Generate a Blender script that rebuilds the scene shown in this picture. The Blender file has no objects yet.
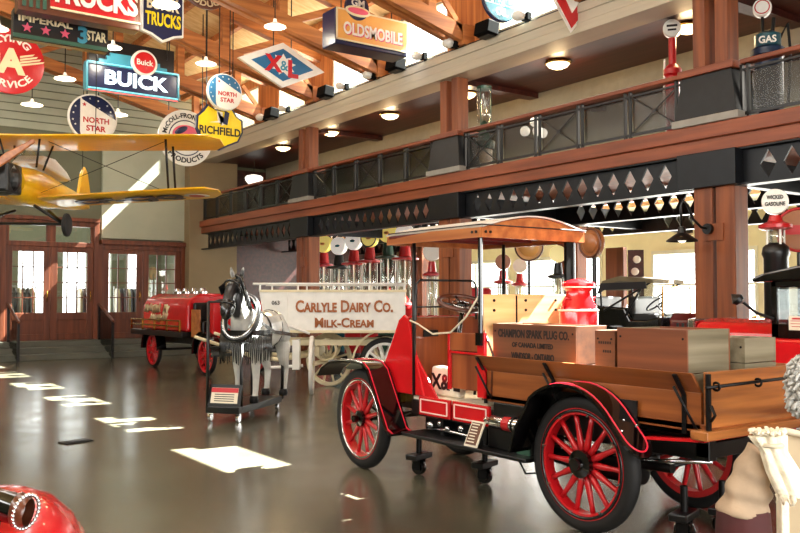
import bpy, bmesh, math, random
from mathutils import Vector, Matrix, Euler
random.seed(7)
V = Vector
PI = math.pi
SC = bpy.context.scene
COL = SC.collection

# ------------------------------------------------------------------ camera, sky, sun, exposure
FPX, CU, CV, PITCH, YAW = 850.0, 400.0, 266.5, math.atan(31.5/850.0), math.radians(35.2)
EYE = V((0, 0, 1.6))
cam = bpy.data.cameras.new('camera')
cam.sensor_width = 36.0
cam.lens = FPX/800.0*36.0
cam.clip_start, cam.clip_end = 0.05, 300
camo = bpy.data.objects.new('camera', cam)
COL.objects.link(camo)
camo.location = EYE
camo.rotation_euler = (PI/2+PITCH, 0, -YAW)
SC.camera = camo

w = bpy.data.worlds.new('sky'); SC.world = w; w.use_nodes = True
bg = w.node_tree.nodes['Background']
bg.inputs[0].default_value = (1.0, 0.99, 0.96, 1)
bg.inputs[1].default_value = 6.0

sl = bpy.data.lights.new('sun', 'SUN'); sl.energy = 170; sl.angle = 0.006; sl.color = (1, .97, .91)
so = bpy.data.objects.new('sun', sl); COL.objects.link(so)
SUN = V((-1, 0.10, -1.06)).normalized()
so.rotation_euler = SUN.to_track_quat('-Z', 'Y').to_euler()

def area(name, loc, target, sx, sy, power, color=(1, 1, 1), spread=PI):
    l = bpy.data.lights.new(name, 'AREA'); l.shape = 'RECTANGLE'; l.size = sx; l.size_y = sy
    l.energy = power; l.color = color; l.spread = spread
    o = bpy.data.objects.new(name, l); COL.objects.link(o)
    o.location = loc
    o.rotation_euler = (V(target)-V(loc)).to_track_quat('-Z', 'Y').to_euler()
    return o
# unseen area lamps added as fill; only the gallery one is window daylight
area('fill_west', (-5.6, 9, 6.0), (7, 10, 6.5), 22, 1.6, 760, (1, .97, .92))  # added fill lamp along the unseen left side of the hall
area('fill_uplight', (9.55, 10, 6.7), (3, 10, 9.6), 26, .9, 280, (1, .96, .88))  # added uplight to brighten the roof deck and trusses
area('fill_overhead', (2.0, 10, 9.0), (2.0, 10, 0), 2.5, 22, 720, (1, .95, .86))  # added fill under the ridge; the roof has no opening there
area('fill_front', (1.5, -3.4, 3.4), (4.2, 8, 1.2), 7, 3.0, 230, (1, .96, .9))  # added fill lamp behind the camera
area('daylight_gallery', (16.3, 11, 2.0), (11, 11, 1.4), 16, 2.2, 800, (1, .97, .9))
area('fill_balcony', (13.2, 10, 5.2), (11, 10, 4), 16, .6, 260, (1, .93, .82))  # added fill on the balcony; the wall behind has no window

SC.view_settings.view_transform = 'Standard'
SC.view_settings.look = 'None'
SC.view_settings.gamma = 1
SC.view_settings.use_curve_mapping = False
SC.view_settings.exposure = 0.12

# ------------------------------------------------------------------ picture ray -> point in the place
FW = V((math.sin(YAW), math.cos(YAW), 0)); RT = V((math.cos(YAW), -math.sin(YAW), 0)); UP = V((0, 0, 1))
def ray(u, v):
    x = (u-CU)/FPX; y = (CV-v)/FPX
    return RT*x + FW*(math.cos(PITCH)-math.sin(PITCH)*y) + UP*(math.sin(PITCH)+math.cos(PITCH)*y)
def gx(u, v, X): r = ray(u, v); return EYE + r*(X/r.x)
def gy(u, v, Y): r = ray(u, v); return EYE + r*(Y/r.y)
def gz(u, v, Z): r = ray(u, v); return EYE + r*((Z-1.6)/r.z)
def gd(u, v, d): r = ray(u, v); return EYE + r*(d/(r.x*FW.x+r.y*FW.y))

# ------------------------------------------------------------------ materials
def lin(c):
    return tuple(((x/255)/12.92 if x/255 <= .04045 else ((x/255+.055)/1.055)**2.4) for x in c)
MATS = {}
def mat(name, rgb, rough=.5, metal=0, var=.12, scale=6, bump=0, coat=0, emit=0, stretch=None, rgb2=None, alpha=None, spec=None, detail=4):
    m = bpy.data.materials.new(name); m.use_nodes = True
    nt = m.node_tree; N = nt.nodes; L = nt.links
    b = N['Principled BSDF']
    c = lin(rgb)
    c2 = lin(rgb2) if rgb2 else tuple(x*(1-var*2) for x in c)
    tc = N.new('ShaderNodeTexCoord'); mp = N.new('ShaderNodeMapping')
    L.new(tc.outputs['Object'], mp.inputs[0])
    mp.inputs['Scale'].default_value = stretch or (1, 1, 1)
    nz = N.new('ShaderNodeTexNoise'); nz.inputs['Scale'].default_value = scale; nz.inputs['Detail'].default_value = detail
    L.new(mp.outputs[0], nz.inputs['Vector'])
    rp = N.new('ShaderNodeValToRGB')
    rp.color_ramp.elements[0].position = .35; rp.color_ramp.elements[1].position = .65
    rp.color_ramp.elements[0].color = (*c2, 1); rp.color_ramp.elements[1].color = (*c, 1)
    L.new(nz.outputs['Fac'], rp.inputs[0]); L.new(rp.outputs[0], b.inputs['Base Color'])
    b.inputs['Roughness'].default_value = rough; b.inputs['Metallic'].default_value = metal
    if spec is not None: b.inputs['Specular IOR Level'].default_value = spec
    if coat: b.inputs['Coat Weight'].default_value = coat; b.inputs['Coat Roughness'].default_value = .06
    if emit:
        b.inputs['Emission Color'].default_value = (*c, 1); b.inputs['Emission Strength'].default_value = emit
    if alpha is not None: b.inputs['Alpha'].default_value = alpha
    if bump:
        bp = N.new('ShaderNodeBump'); bp.inputs['Strength'].default_value = bump; bp.inputs['Distance'].default_value = .02
        L.new(nz.outputs['Fac'], bp.inputs['Height']); L.new(bp.outputs[0], b.inputs['Normal'])
    MATS[name] = m
    return m
def wood(name, rgb, rgb2, axis='y', rough=.45, scale=7, coat=0, k=9):
    st = {'x': (.5, k, k), 'y': (k, .5, k), 'z': (k, k, .5)}[axis]
    return mat(name, rgb, rough, rgb2=rgb2, stretch=tuple(s/6 for s in st), scale=scale, coat=coat, detail=6, bump=.06)
def glass(name, tint=(1, 1, 1), refl=.12, rough=.02):
    m = bpy.data.materials.new(name); m.use_nodes = True
    nt = m.node_tree; nt.nodes.clear(); N = nt.nodes; L = nt.links
    o = N.new('ShaderNodeOutputMaterial'); mx = N.new('ShaderNodeMixShader'); t = N.new('ShaderNodeBsdfTransparent'); g = N.new('ShaderNodeBsdfGlossy')
    t.inputs[0].default_value = (*tint, 1); g.inputs['Roughness'].default_value = rough
    mx.inputs[0].default_value = refl
    L.new(t.outputs[0], mx.inputs[1]); L.new(g.outputs[0], mx.inputs[2]); L.new(mx.outputs[0], o.inputs[0])
    MATS[name] = m; return m

M_ = MATS
# building
wood('timber', (148, 82, 44), (108, 56, 30), 'z', .5)
wood('timber_y', (148, 78, 46), (116, 58, 34), 'y', .45)
wood('truss_wood', (192, 122, 62), (146, 84, 40), 'x', .5)
wood('deck_wood', (236, 206, 150), (214, 176, 112), 'x', .6)
wood('door_wood', (120, 62, 36), (84, 40, 22), 'z', .4)
wood('maroon_ceiling', (78, 34, 26), (52, 20, 16), 'y', .4)
mat('cream_beam', (190, 180, 158), .6, var=.06, stretch=(1, .1, 3), scale=5)
mat('soffit', (150, 140, 118), .6, var=.06)
mat('olive_wall', (108, 110, 88), .7, var=.05, scale=1.5)
mat('tan_wall', (140, 120, 88), .7, var=.05, scale=1.5)
mat('pale_wall', (176, 180, 158), .7, var=.05, scale=1.5)
mat('yellow_wall', (238, 226, 190), .7, var=.05, scale=1.5)
mat('white_wall', (226, 222, 208), .6, var=.04, scale=2)
mat('dark_steel', (20, 23, 28), .4, .3, var=.15)
mat('black', (8, 8, 9), .35, 0, var=.15)
mat('black_gloss', (6, 5, 6), .12, 0, var=.1, coat=.6)
mat('flat_black', (12, 12, 12), .85, var=.1, spec=.1)
mat('pedestal', (30, 32, 34), .45, .2, var=.15)
mat('grey_base', (150, 146, 136), .6, var=.08)
mat('step_grey', (96, 96, 84), .5, var=.1, scale=3)
mat('rubber', (17, 15, 15), .7, var=.2, scale=10)
mat('chrome', (220, 220, 222), .15, 1, var=.05)
mat('brass', (196, 150, 60), .25, 1, var=.1)
mat('iron', (22, 20, 20), .45, .6, var=.2)
# truck
mat('truck_red', (206, 20, 28), .22, 0, var=.06, coat=.6)
mat('spoke_red', (200, 24, 32), .3, 0, var=.08, coat=.3)
mat('pin_red', (222, 30, 56), .35, 0, var=.03)
mat('pin_white', (240, 210, 200), .4, var=.02)
wood('bed_wood', (162, 92, 42), (118, 62, 26), 'y', .4, coat=.2)
wood('bed_wood_x', (172, 106, 52), (100, 52, 22), 'x', .35, coat=.25)
wood('pine', (230, 200, 146), (206, 164, 102), 'x', .5)
wood('crate_wood', (116, 68, 36), (84, 46, 24), 'y', .6)
wood('crate_wood_x', (140, 130, 106), (98, 88, 66), 'x', .6)
wood('crate_brown', (134, 74, 40), (104, 54, 28), 'y', .55)
wood('cab_wood', (160, 84, 42), (122, 56, 26), 'z', .4, coat=.2)
wood('clere_wood', (206, 138, 78), (166, 98, 50), 'z', .5)
wood('canopy_wood', (190, 118, 60), (150, 82, 38), 'y', .4, coat=.3)
mat('canopy_under', (110, 34, 28), .5, var=.1)
mat('canopy_top', (206, 200, 190), .5, var=.05)
wood('dark_wood', (100, 50, 28), (70, 32, 18), 'x', .3, coat=.4)
mat('ink', (30, 17, 12), .7, var=.05)
mat('paper', (236, 226, 204), .7, var=.05)
mat('rope', (222, 208, 180), .8, var=.1, scale=40)
# colours for signs and pumps
for n, c in dict(sign_red=(196, 30, 36), sign_white=(238, 236, 226), sign_navy=(24, 34, 72), sign_blue=(40, 106, 150), sign_teal=(64, 146, 170),
                 sign_yellow=(244, 214, 20), sign_black=(24, 22, 22), sign_green=(52, 92, 74), sign_brown=(98, 52, 30), sign_orange=(240, 176, 92),
                 sign_pink=(232, 92, 120), sign_cream=(238, 222, 180), pump_red=(186, 24, 28), pump_teal=(30, 84, 96), pump_blue=(26, 48, 78),
                 pump_green=(32, 66, 50), globe_amber=(160, 98, 54), globe_cream=(240, 226, 170), globe_yellow=(246, 222, 70),
                 plane_yellow=(246, 190, 24), plane_white=(226, 224, 216)).items():
    mat(n, c, .32, var=.04, coat=.2)
def emis(name, rgb, s): return mat(name, rgb, .4, var=0, emit=s)
emis('neon_white', (226, 246, 255), 1.3); emis('neon_teal', (120, 220, 240), .7); emis('neon_red', (255, 110, 110), .6)
emis('lamp_glow', (255, 244, 214), 5); emis('dome_glow', (255, 236, 190), 3.2); emis('globe_glow', (255, 250, 236), 1.4)
emis('shade_white', (246, 240, 226), .5)
for n_ in ('globe_yellow', 'globe_cream'): MATS[n_].node_tree.nodes['Principled BSDF'].inputs['Emission Color'].default_value = (1, .8, .25, 1); MATS[n_].node_tree.nodes['Principled BSDF'].inputs['Emission Strength'].default_value = .35
emis('globe_white', (250, 246, 236), .35)
glass('pane', (.93, .96, .95), .10); glass('smoke_mesh', (.55, .55, .54), .05, .25); glass('pump_glass', (.86, .9, .88), .22, .05); glass('screen', (.9, .92, .92), .12)

# ------------------------------------------------------------------ mesh builder
MW = {}
class MB:
    def __init__(s): s.bm = bmesh.new()
    def _f(s, vs):
        try: return s.bm.faces.new(vs)
        except ValueError: return None
    def box(s, c, sz, rot=None):
        hx, hy, hz = sz[0]/2, sz[1]/2, sz[2]/2; R = rot if rot is not None else Matrix.Identity(3); c = V(c)
        vs = [s.bm.verts.new(c + R @ V((x*hx, y*hy, z*hz))) for x in (-1, 1) for y in (-1, 1) for z in (-1, 1)]
        for f in ((0, 1, 3, 2), (4, 6, 7, 5), (0, 4, 5, 1), (2, 3, 7, 6), (0, 2, 6, 4), (1, 5, 7, 3)): s._f([vs[i] for i in f])
        return s
    def b2(s, a, b): a = V(a); b = V(b); return s.box((a+b)/2, [abs(x) for x in (b-a)])
    def bar(s, p, q, wd, ht, up=(0, 0, 1)):
        p = V(p); q = V(q); z = (q-p); L = z.length; z.normalize(); u = V(up)
        if abs(z.dot(u)) > .98: u = V((0, 1, 0))
        x = u.cross(z).normalized(); y = z.cross(x)
        return s.box((p+q)/2, (wd, ht, L), Matrix((x, y, z)).transposed())
    def tube(s, pts, r, n=8, closed=False):
        pts = [V(p) for p in pts]; k = len(pts); rs = r if isinstance(r, (list, tuple)) else [r]*k
        rings = []; px = None
        for i, p in enumerate(pts):
            a = pts[(i-1) % k] if (closed or i > 0) else p; b = pts[(i+1) % k] if (closed or i < k-1) else p
            t = (b-a).normalized()
            if px is None:
                px = t.orthogonal().normalized()
            else:
                px = (px - t*px.dot(t)); px = px.normalized() if px.length > 1e-6 else t.orthogonal().normalized()
            y = t.cross(px)
            rings.append([s.bm.verts.new(p + (px*math.cos(2*PI*j/n) + y*math.sin(2*PI*j/n))*rs[i]) for j in range(n)])
        for i in range(k if closed else k-1):
            A, B = rings[i], rings[(i+1) % k]
            for j in range(n): s._f([A[j], A[(j+1) % n], B[(j+1) % n], B[j]])
        if not closed: s._f(rings[0][::-1]); s._f(rings[-1])
        return s
    def cyl(s, p, q, r1, r2=None, n=20): return s.tube([p, q], [r1, r1 if r2 is None else r2], n)
    def lathe(s, prof, o=(0, 0, 0), axis=(0, 0, 1), n=24, sx=1, sy=1, cap=True):
        o = V(o); z = V(axis).normalized(); x = (V((1, 0, 0)) - z*z.x) if abs(z.x) < .9 else V((0, 1, 0)); x.normalize(); y = z.cross(x); rings = []
        for r, h in prof:
            rings.append([s.bm.verts.new(o + z*h + x*(r*sx*math.cos(2*PI*j/n)) + y*(r*sy*math.sin(2*PI*j/n))) for j in range(n)] if r > 1e-6 else [s.bm.verts.new(o+z*h)])
        for A, B in zip(rings, rings[1:]):
            for j in range(n):
                a, b, c, d = A[j % len(A)], A[(j+1) % len(A)], B[(j+1) % len(B)], B[j % len(B)]
                q = []
                for vv in (a, b, c, d):
                    if vv not in q: q.append(vv)
                if len(q) > 2: s._f(q)
        if cap:
            if len(rings[0]) > 2: s._f(rings[0][::-1])
            if len(rings[-1]) > 2: s._f(rings[-1])
        return s
    def torus(s, c, axis, R, r, n=36, m=10, sq=1):
        c = V(c); z = V(axis).normalized(); x = z.orthogonal().normalized(); y = z.cross(x); rings = []
        for i in range(n):
            a = 2*PI*i/n; e = x*math.cos(a)+y*math.sin(a)
            rings.append([s.bm.verts.new(c + e*(R+r*math.cos(2*PI*j/m)) + z*(r*sq*math.sin(2*PI*j/m))) for j in range(m)])
        for i in range(n):
            for j in range(m): s._f([rings[i][j], rings[(i+1) % n][j], rings[(i+1) % n][(j+1) % m], rings[i][(j+1) % m]])
        return s
    def ell(s, c, rad, n=20, m=12, rot=None):
        c = V(c); R = rot if rot is not None else Matrix.Identity(3); rings = []
        for i in range(m+1):
            t = PI*i/m; rr = math.sin(t)
            k = 1 if i in (0, m) else n
            rings.append([s.bm.verts.new(c + R @ V((rad[0]*rr*math.cos(2*PI*j/n), rad[1]*rr*math.sin(2*PI*j/n), rad[2]*math.cos(t)))) for j in range(k)])
        for A, B in zip(rings, rings[1:]):
            for j in range(n):
                q = []
                for vv in (A[j % len(A)], B[j % len(B)], B[(j+1) % len(B)], A[(j+1) % len(A)]):
                    if vv not in q: q.append(vv)
                if len(q) > 2: s._f(q)
        return s
    def prism(s, poly, o, ax, ay, dep):
        """polygon in the plane (ax, ay) at o, extruded by the vector dep"""
        o = V(o); ax = V(ax); ay = V(ay); dep = V(dep)
        A = [s.bm.verts.new(o+ax*p[0]+ay*p[1]) for p in poly]; B = [s.bm.verts.new(v.co+dep) for v in A]
        s._f(A[::-1]); s._f(B); k = len(A)
        for i in range(k): s._f([A[i], A[(i+1) % k], B[(i+1) % k], B[i]])
        return s
    def strip(s, pts, wvec, th):
        """a band following pts, as wide as wvec, th thick across both"""
        pts = [V(p) for p in pts]; wv = V(wvec); rows = []
        for i, p in enumerate(pts):
            t = (pts[min(i+1, len(pts)-1)] - pts[max(i-1, 0)]).normalized(); nn = wv.cross(t).normalized()*th/2
            rows.append([s.bm.verts.new(q) for q in (p-nn, p+wv-nn, p+wv+nn, p+nn)])
        for A, B in zip(rows, rows[1:]):
            for j in range(4): s._f([A[j], A[(j+1) % 4], B[(j+1) % 4], B[j]])
        s._f(rows[0][::-1]); s._f(rows[-1])
        return s
    def build(s, name, m, parent=None, world=False, smooth=False, bevel=0, seg=2, loc=None):
        bm = s.bm
        if world and parent is not None:
            inv = MW[parent.name].inverted()
            for v in bm.verts: v.co = inv @ v.co
        if loc is not None:
            for v in bm.verts: v.co -= V(loc)
        bmesh.ops.recalc_face_normals(bm, faces=bm.faces)
        me = bpy.data.meshes.new(name); bm.to_mesh(me); bm.free()
        if smooth:
            for p in me.polygons: p.use_smooth = True
        me.materials.append(M_[m] if isinstance(m, str) else m)
        o = bpy.data.objects.new(name, me); COL.objects.link(o)
        if loc is not None: o.location = loc
        if parent is not None: o.parent = parent
        if smooth == 'auto':
            try: me.set_sharp_from_angle(angle=math.radians(38))
            except Exception: pass
        if bevel:
            bv = o.modifiers.new('bevel', 'BEVEL'); bv.width = bevel; bv.segments = seg; bv.limit_method = 'ANGLE'
        MW[o.name] = (MW.get(parent.name, Matrix.Identity(4)) if parent is not None else Matrix.Identity(4)) @ Matrix.Translation(o.location)
        return o

def tag(o, label=None, cat=None, group=None, kind=None):
    if label: o['label'] = label
    if cat: o['category'] = cat
    if group: o['group'] = group
    if kind: o['kind'] = kind
    return o
def thing(name, label, cat, loc=(0, 0, 0), rz=0, group=None, rot=None):
    o = bpy.data.objects.new(name, None); COL.objects.link(o); o.empty_display_size = .1
    o.location = loc; o.rotation_euler = rot if rot else (0, 0, rz)
    MW[o.name] = Matrix.Translation(V(loc)) @ Euler(o.rotation_euler).to_matrix().to_4x4()
    return tag(o, label, cat, group)
def struct(mb, name, m, **k): return tag(mb.build(name, m, **k), kind='structure')
def copy_tree(o, parent=None):
    c = o.copy(); COL.objects.link(c); c.parent = parent
    for ch in list(o.children): copy_tree(ch, c)
    return c

def frame(o, right, up):
    r = V(right).normalized(); u = V(up); u = (u - r*u.dot(r)).normalized(); n = r.cross(u)
    m = Matrix((r, u, n)).transposed().to_4x4(); m.translation = V(o); return m
def text(s, m, parent, o, right=(1, 0, 0), up=(0, 0, 1), h=None, wd=None, caps=False, bold=.02, ext=.004, name='lettering', arc=None, world=False, space=1.0):
    """raised letters centred at o; h is the cap height, wd squeezes to a width; arc=(radius, mid angle) bends the line round a circle"""
    cu = bpy.data.curves.new('t', 'FONT'); cu.body = s; cu.align_x = 'CENTER'; cu.align_y = 'CENTER'; cu.size = 1; cu.offset = bold; cu.extrude = .01; cu.resolution_u = 3
    cu.space_character = space
    if caps:
        cu.small_caps_scale = .78
        for i, ch in enumerate(s): cu.body_format[i].use_small_caps = ch.islower()
    to = bpy.data.objects.new('t', cu)
    me = bpy.data.meshes.new_from_object(to)
    bpy.data.objects.remove(to); bpy.data.curves.remove(cu)
    xs = [v.co.x for v in me.vertices]; ys = [v.co.y for v in me.vertices]
    cx, cy = (min(xs)+max(xs))/2, (min(ys)+max(ys))/2; W, H = max(xs)-min(xs), max(ys)-min(ys)
    ky = (h/H) if h else wd/W
    kx = (wd/W) if wd else ky
    F = frame(o, right, up)
    if world and parent is not None: F = MW[parent.name].inverted() @ F
    for v in me.vertices:
        x, y, z = (v.co.x-cx)*kx, (v.co.y-cy)*ky, (v.co.z+.01)/.02*ext
        if arc:
            R, a0 = arc; sgn = 1 if R > 0 else -1; R = abs(R)
            a = a0 - sgn*x/R; rr = R + sgn*y; x, y = rr*math.cos(a), rr*math.sin(a)
        v.co = F @ V((x, y, z))
    me.materials.clear(); me.materials.append(M_[m])
    ob = bpy.data.objects.new(name, me); COL.objects.link(ob); ob.parent = parent
    return ob

def spoked_wheel(root, c, R, wd, n, m_rim, m_tire, m_hub='black_gloss', axis=(1, 0, 0), tire=.055, spoke_r=.02, hub_r=.075, side=-1, rz=0, steer=0, bolts=True, flat=True, tw=None):
    """wheel part (felloe) with tyre, hub and spokes as its sub-parts; axle along local x"""
    Rr = R - tire
    rim = MB()
    rim.lathe([(Rr-.045, -wd*.38), (Rr, -wd*.42), (Rr, wd*.42), (Rr-.045, wd*.38), (Rr-.045, -wd*.38)], (0, 0, 0), (1, 0, 0), 48, cap=False)
    w = rim.build('wheel', m_rim, root, smooth='auto')
    w.location = c; w.rotation_euler = (0, 0, rz)
    MW[w.name] = MW[root.name] @ Matrix.Translation(V(c)) @ Euler((0, 0, rz)).to_matrix().to_4x4()
    tw = tw or wd
    MB().lathe([(Rr, -tw*.42), (Rr+tire*.35, -tw*.5), (Rr+tire*.75, -tw*.46), (R, -tw*.2), (R, tw*.2), (Rr+tire*.75, tw*.46), (Rr+tire*.35, tw*.5), (Rr, tw*.42), (Rr, -tw*.42)], (0, 0, 0), (1, 0, 0), 56, cap=False).build('tire', m_tire, w, smooth=True)
    MB().lathe([(0, -wd*1.0), (hub_r*.45, -wd*1.0), (hub_r*.5, -wd*.62), (hub_r, -wd*.5), (hub_r, wd*.5), (hub_r*.5, wd*.6), (0, wd*.6)], (0, 0, 0), (1, 0, 0), 24).build('hub', m_hub, w, smooth='auto')
    sp = MB().tube([(0, 0, hub_r*.9), (0, 0, hub_r+.05), (0, 0, Rr-.12), (0, 0, Rr-.03)], [spoke_r*1.25, spoke_r*1.15, spoke_r*.85, spoke_r*.9], 8).build('spoke', m_rim, w, smooth=True)
    for k in range(n):
        o = sp if k == 0 else sp.copy()
        if k: COL.objects.link(o); o.parent = w
        o.rotation_euler = (2*PI*(k+.5)/n, 0, 0)
    return w
# ================================================================== THE HALL
def floor_mat():
    m = mat('floor_concrete', (95, 91, 76), .2, rgb2=(70, 67, 54), scale=.7, detail=8)
    nt = m.node_tree; N = nt.nodes; L = nt.links; b = N['Principled BSDF']
    nz = N.new('ShaderNodeTexNoise'); nz.inputs['Scale'].default_value = 2.2; nz.inputs['Detail'].default_value = 6
    rp = N.new('ShaderNodeMapRange'); rp.inputs[3].default_value = .13; rp.inputs[4].default_value = .30
    tc = N.new('ShaderNodeTexCoord'); L.new(tc.outputs['Object'], nz.inputs['Vector'])
    L.new(nz.outputs['Fac'], rp.inputs[0]); L.new(rp.outputs[0], b.inputs['Roughness'])
    b.inputs['Specular IOR Level'].default_value = .55
    return m
floor_mat()
XM = 9.70                       # hall-side face of the balcony
BAY = [6.76, 12.32, 17.9]       # column centres along the balcony
EDGE = .3
def zr(x): return 7.45+EDGE*(10.1-x) if x >= 2 else 7.45+EDGE*8.1-EDGE*(2-x)

struct(MB().b2((-6, -4, -.1), (17.2, 29, 0)), 'floor', 'floor_concrete')
st = MB()
for k, y in enumerate((23.15, 23.55, 23.95)): st.b2((-6, y, k*.15), (9.35, 24.7, (k+1)*.15))
struct(st, 'platform_steps', 'step_grey', bevel=.01)

# back wall with two shop-front openings
DX = [(1.7, 4.28), (4.36, 6.80), (6.90, 9.33)]
bw = MB()
bw.b2((-6, 24.6, 0), (1.6, 24.85, 10.2)).b2((9.35, 24.6, 0), (14, 24.85, 10.2)).b2((1.6, 24.6, 3.72), (6.85, 24.85, 10.2)).b2((6.85, 24.6, 3.12), (9.35, 24.85, 10.2))
struct(bw, 'wall_back', 'olive_wall')
sd = MB()
for k in range(12): sd.bar((-6, 24.57, 6.3+k*.22), (9.6, 24.57, 6.3+k*.22), .03, .19)
struct(sd, 'trim_1', 'pale_wall')
ld = MB().b2((6.9, 24.3, 3.12), (9.35, 24.62, 3.24)).b2((4.36, 24.35, 3.72), (6.86, 24.62, 3.82))
struct(ld, 'trim_2', 'door_wood')
struct(MB().b2((6.95, 24.5, 3.3), (9.37, 24.6, 6.2)), 'wall_lit_panel', 'pale_wall')  # paler panel: the wall's lit area put into the colour
pr = MB().b2((9.37, 24.1, 0), (10.9, 24.62, 6.1)); struct(pr, 'wall_end_pier', 'tan_wall', bevel=.02)
struct(MB().b2((10.9, 24.55, 3.9), (14, 24.6, 5.6)), 'trim_4', 'maroon_ceiling')

def door_unit(k, x0, x1, z1, transom):
    r = tag(MB().b2((x0-.06, 24.42, .45), (x0+.08, 24.66, z1)).b2((x1-.08, 24.42, .45), (x1+.06, 24.66, z1)).b2((x0+.08, 24.42, z1-.14), (x1-.08, 24.66, z1)).b2((x0+.08, 24.44, 3.0), (x1-.08, 24.64, 3.14) if transom else (x1-.08, 24.64, 3.06)).build('door_%d' % k, 'door_wood', bevel=.012), kind='structure')
    xm = (x0+x1)/2
    for a, b in ((x0+.08, xm-.004), (xm+.004, x1-.08)):
        f = MB().b2((a, 24.46, .45), (a+.17, 24.54, 3.0)).b2((b-.17, 24.46, .45), (b, 24.54, 3.0)).b2((a+.17, 24.46, 2.86), (b-.17, 24.54, 3.0)).b2((a+.17, 24.46, 1.0), (b-.17, 24.54, 1.2)).b2((a+.17, 24.46, .45), (b-.17, 24.54, .62)).build('leaf', 'door_wood', r, bevel=.008)
        MB().b2((a+.17, 24.49, .62), (b-.17, 24.52, 1.0)).build('kick_panel', 'door_wood', f)
        MB().b2((a+.17, 24.495, 1.2), (b-.17, 24.505, 2.86)).build('glazing', 'pane', f)
        g = MB()
        for q in (1, 2): xx = a+.17+(b-a-.34)*q/3; g.b2((xx-.012, 24.47, 1.2), (xx+.012, 24.53, 2.86))
        for q in (1, 2, 3): zz = 1.2+1.66*q/4; g.b2((a+.17, 24.47, zz-.012), (b-.17, 24.53, zz+.012))
        g.build('muntins', 'door_wood', f)
        MB().tube([(b-.09, 24.44, 1.5), (b-.09, 24.40, 1.52), (b-.09, 24.40, 1.78), (b-.09, 24.44, 1.8)], .012, 8).build('handle', 'brass', f, smooth=True)
    if transom:
        for a, b in ((x0+.08, xm-.04), (xm+.04, x1-.08)):
            f = MB().b2((a, 24.47, 3.14), (a+.08, 24.55, z1-.14)).b2((b-.08, 24.47, 3.14), (b, 24.55, z1-.14)).build('transom', 'door_wood', r)
            MB().b2((a+.08, 24.5, 3.14), (b-.08, 24.51, z1-.14)).build('glazing', 'pane', f)
        MB().b2((xm-.04, 24.45, 3.14), (xm+.04, 24.6, z1-.14)).build('mullion', 'door_wood', r)
door_unit(1, *DX[0], 3.72, True); door_unit(2, *DX[1], 3.72, True); door_unit(3, *DX[2], 3.12, False)
# the lobby seen through the doors
lb = MB(); lx = [(-2, 5.6), (6.5, 6.95), (7.7, 8.0), (8.5, 9.05), (9.5, 10.2)]
for a, b in lx: lb.b2((a, 28.8, 0), (b, 29, 5))
for (a, b), (c, d) in zip(lx, lx[1:]): lb.b2((b, 28.8, 3.3), (c, 29, 5)).b2((b, 28.8, 0), (c, 29, .9))
lb.b2((10.2, 24.9, 0), (10.4, 29, 5)).b2((-2, 24.9, 5), (10.2, 29, 5.2))
struct(lb, 'wall_lobby', 'olive_wall')
struct(MB().b2((-2, 24.7, .30), (10, 29, .45)), 'floor_lobby', 'step_grey')
area('lobby_light', (6, 26.8, 4.7), (6, 26.8, 0), 7, 3, 260, (1, .93, .8))

for x, y, lab, m in ((5.2, 26.6, 'dark clothes rack seen through the left pair of shop doors', 'black'), (7.35, 27.0, 'maroon clothes rack seen through the middle shop doors', 'maroon_ceiling'), (8.55, 27.2, 'grey clothes rack seen through the right pair of shop doors', 'pedestal')):
    t = thing('clothes_rack', lab, 'clothes rack', (x, y, .45), .3, 'clothes racks in the shop')
    MB().tube([(-.5, 0, 0), (-.5, 0, 1.5), (.5, 0, 1.5), (.5, 0, 0)], .02).b2((-.55, -.25, 0), (-.45, .25, .05)).b2((.45, -.25, 0), (.55, .25, .05)).build('rack', 'chrome', t)
    for k in range(7): MB().prism([(-.22, 0), (.22, 0), (.2, .75), (.08, .9), (-.08, .9), (-.2, .75)], (-.42+k*.13, 0, .55), (.25, 1, 0), (0, 0, 1), (.07, 0, 0)).build('garment', m if k % 3 else 'sign_cream', t, bevel=.02)
# balcony: slab, fascia, girders, columns
struct(MB().b2((9.95, -4, 3.58), (14, 24.6, 3.78)), 'floor_balcony', 'timber_y')
fa = MB().b2((XM-.02, -4, 3.70), (XM+.2, 24.1, 3.89)).b2((XM+.03, -4, 3.52), (XM+.2, 24.1, 3.70)); struct(fa, 'trim_5', 'timber_y', bevel=.012)
def girder(k, x, z0=3.07, z1=3.50):
    mb = MB(); sp = .31; n = int(25/sp); zm = (z0+z1)/2; t = .03
    for i in range(n):
        a = -1+i*sp; b = a+sp; m = (a+b)/2
        if any(abs(m-c) < .62 for c in BAY):
            mb.prism([(a, z0), (b, z0), (b, z1), (a, z1)], (x, 0, 0), (0, 1, 0), (0, 0, 1), (t, 0, 0)); continue
        l, r, zb, zt = a+.045, b-.045, z0+.035, z1-.035
        for poly in ([(a, z0), (m, z0), (m, zb), (l, zm), (a, zm)], [(m, z0), (b, z0), (b, zm), (r, zm), (m, zb)], [(a, zm), (l, zm), (m, zt), (m, z1), (a, z1)], [(m, z1), (m, zt), (r, zm), (b, zm), (b, z1)]):
            mb.prism(poly, (x, 0, 0), (0, 1, 0), (0, 0, 1), (t, 0, 0))
    mb.b2((x-.09, -1, z0-.03), (x+.11, 24.1, z0)).b2((x-.09, -1, z1), (x+.11, 24.1, z1+.03))
    struct(mb, 'steel_girder', 'dark_steel')
for k, x in enumerate((9.84, 12.5, 15.2)): girder(k, x)
for y in BAY:      # cross girders and the steel sleeve over each column
    struct(MB().b2((9.8, y-.08, 3.12), (17, y+.08, 3.5)), 'cross_girder', 'dark_steel')
    struct(MB().b2((9.66, y-.44, 3.05), (9.83, y+.44, 3.52)), 'column_bracket', 'dark_steel', bevel=.01)
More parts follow.
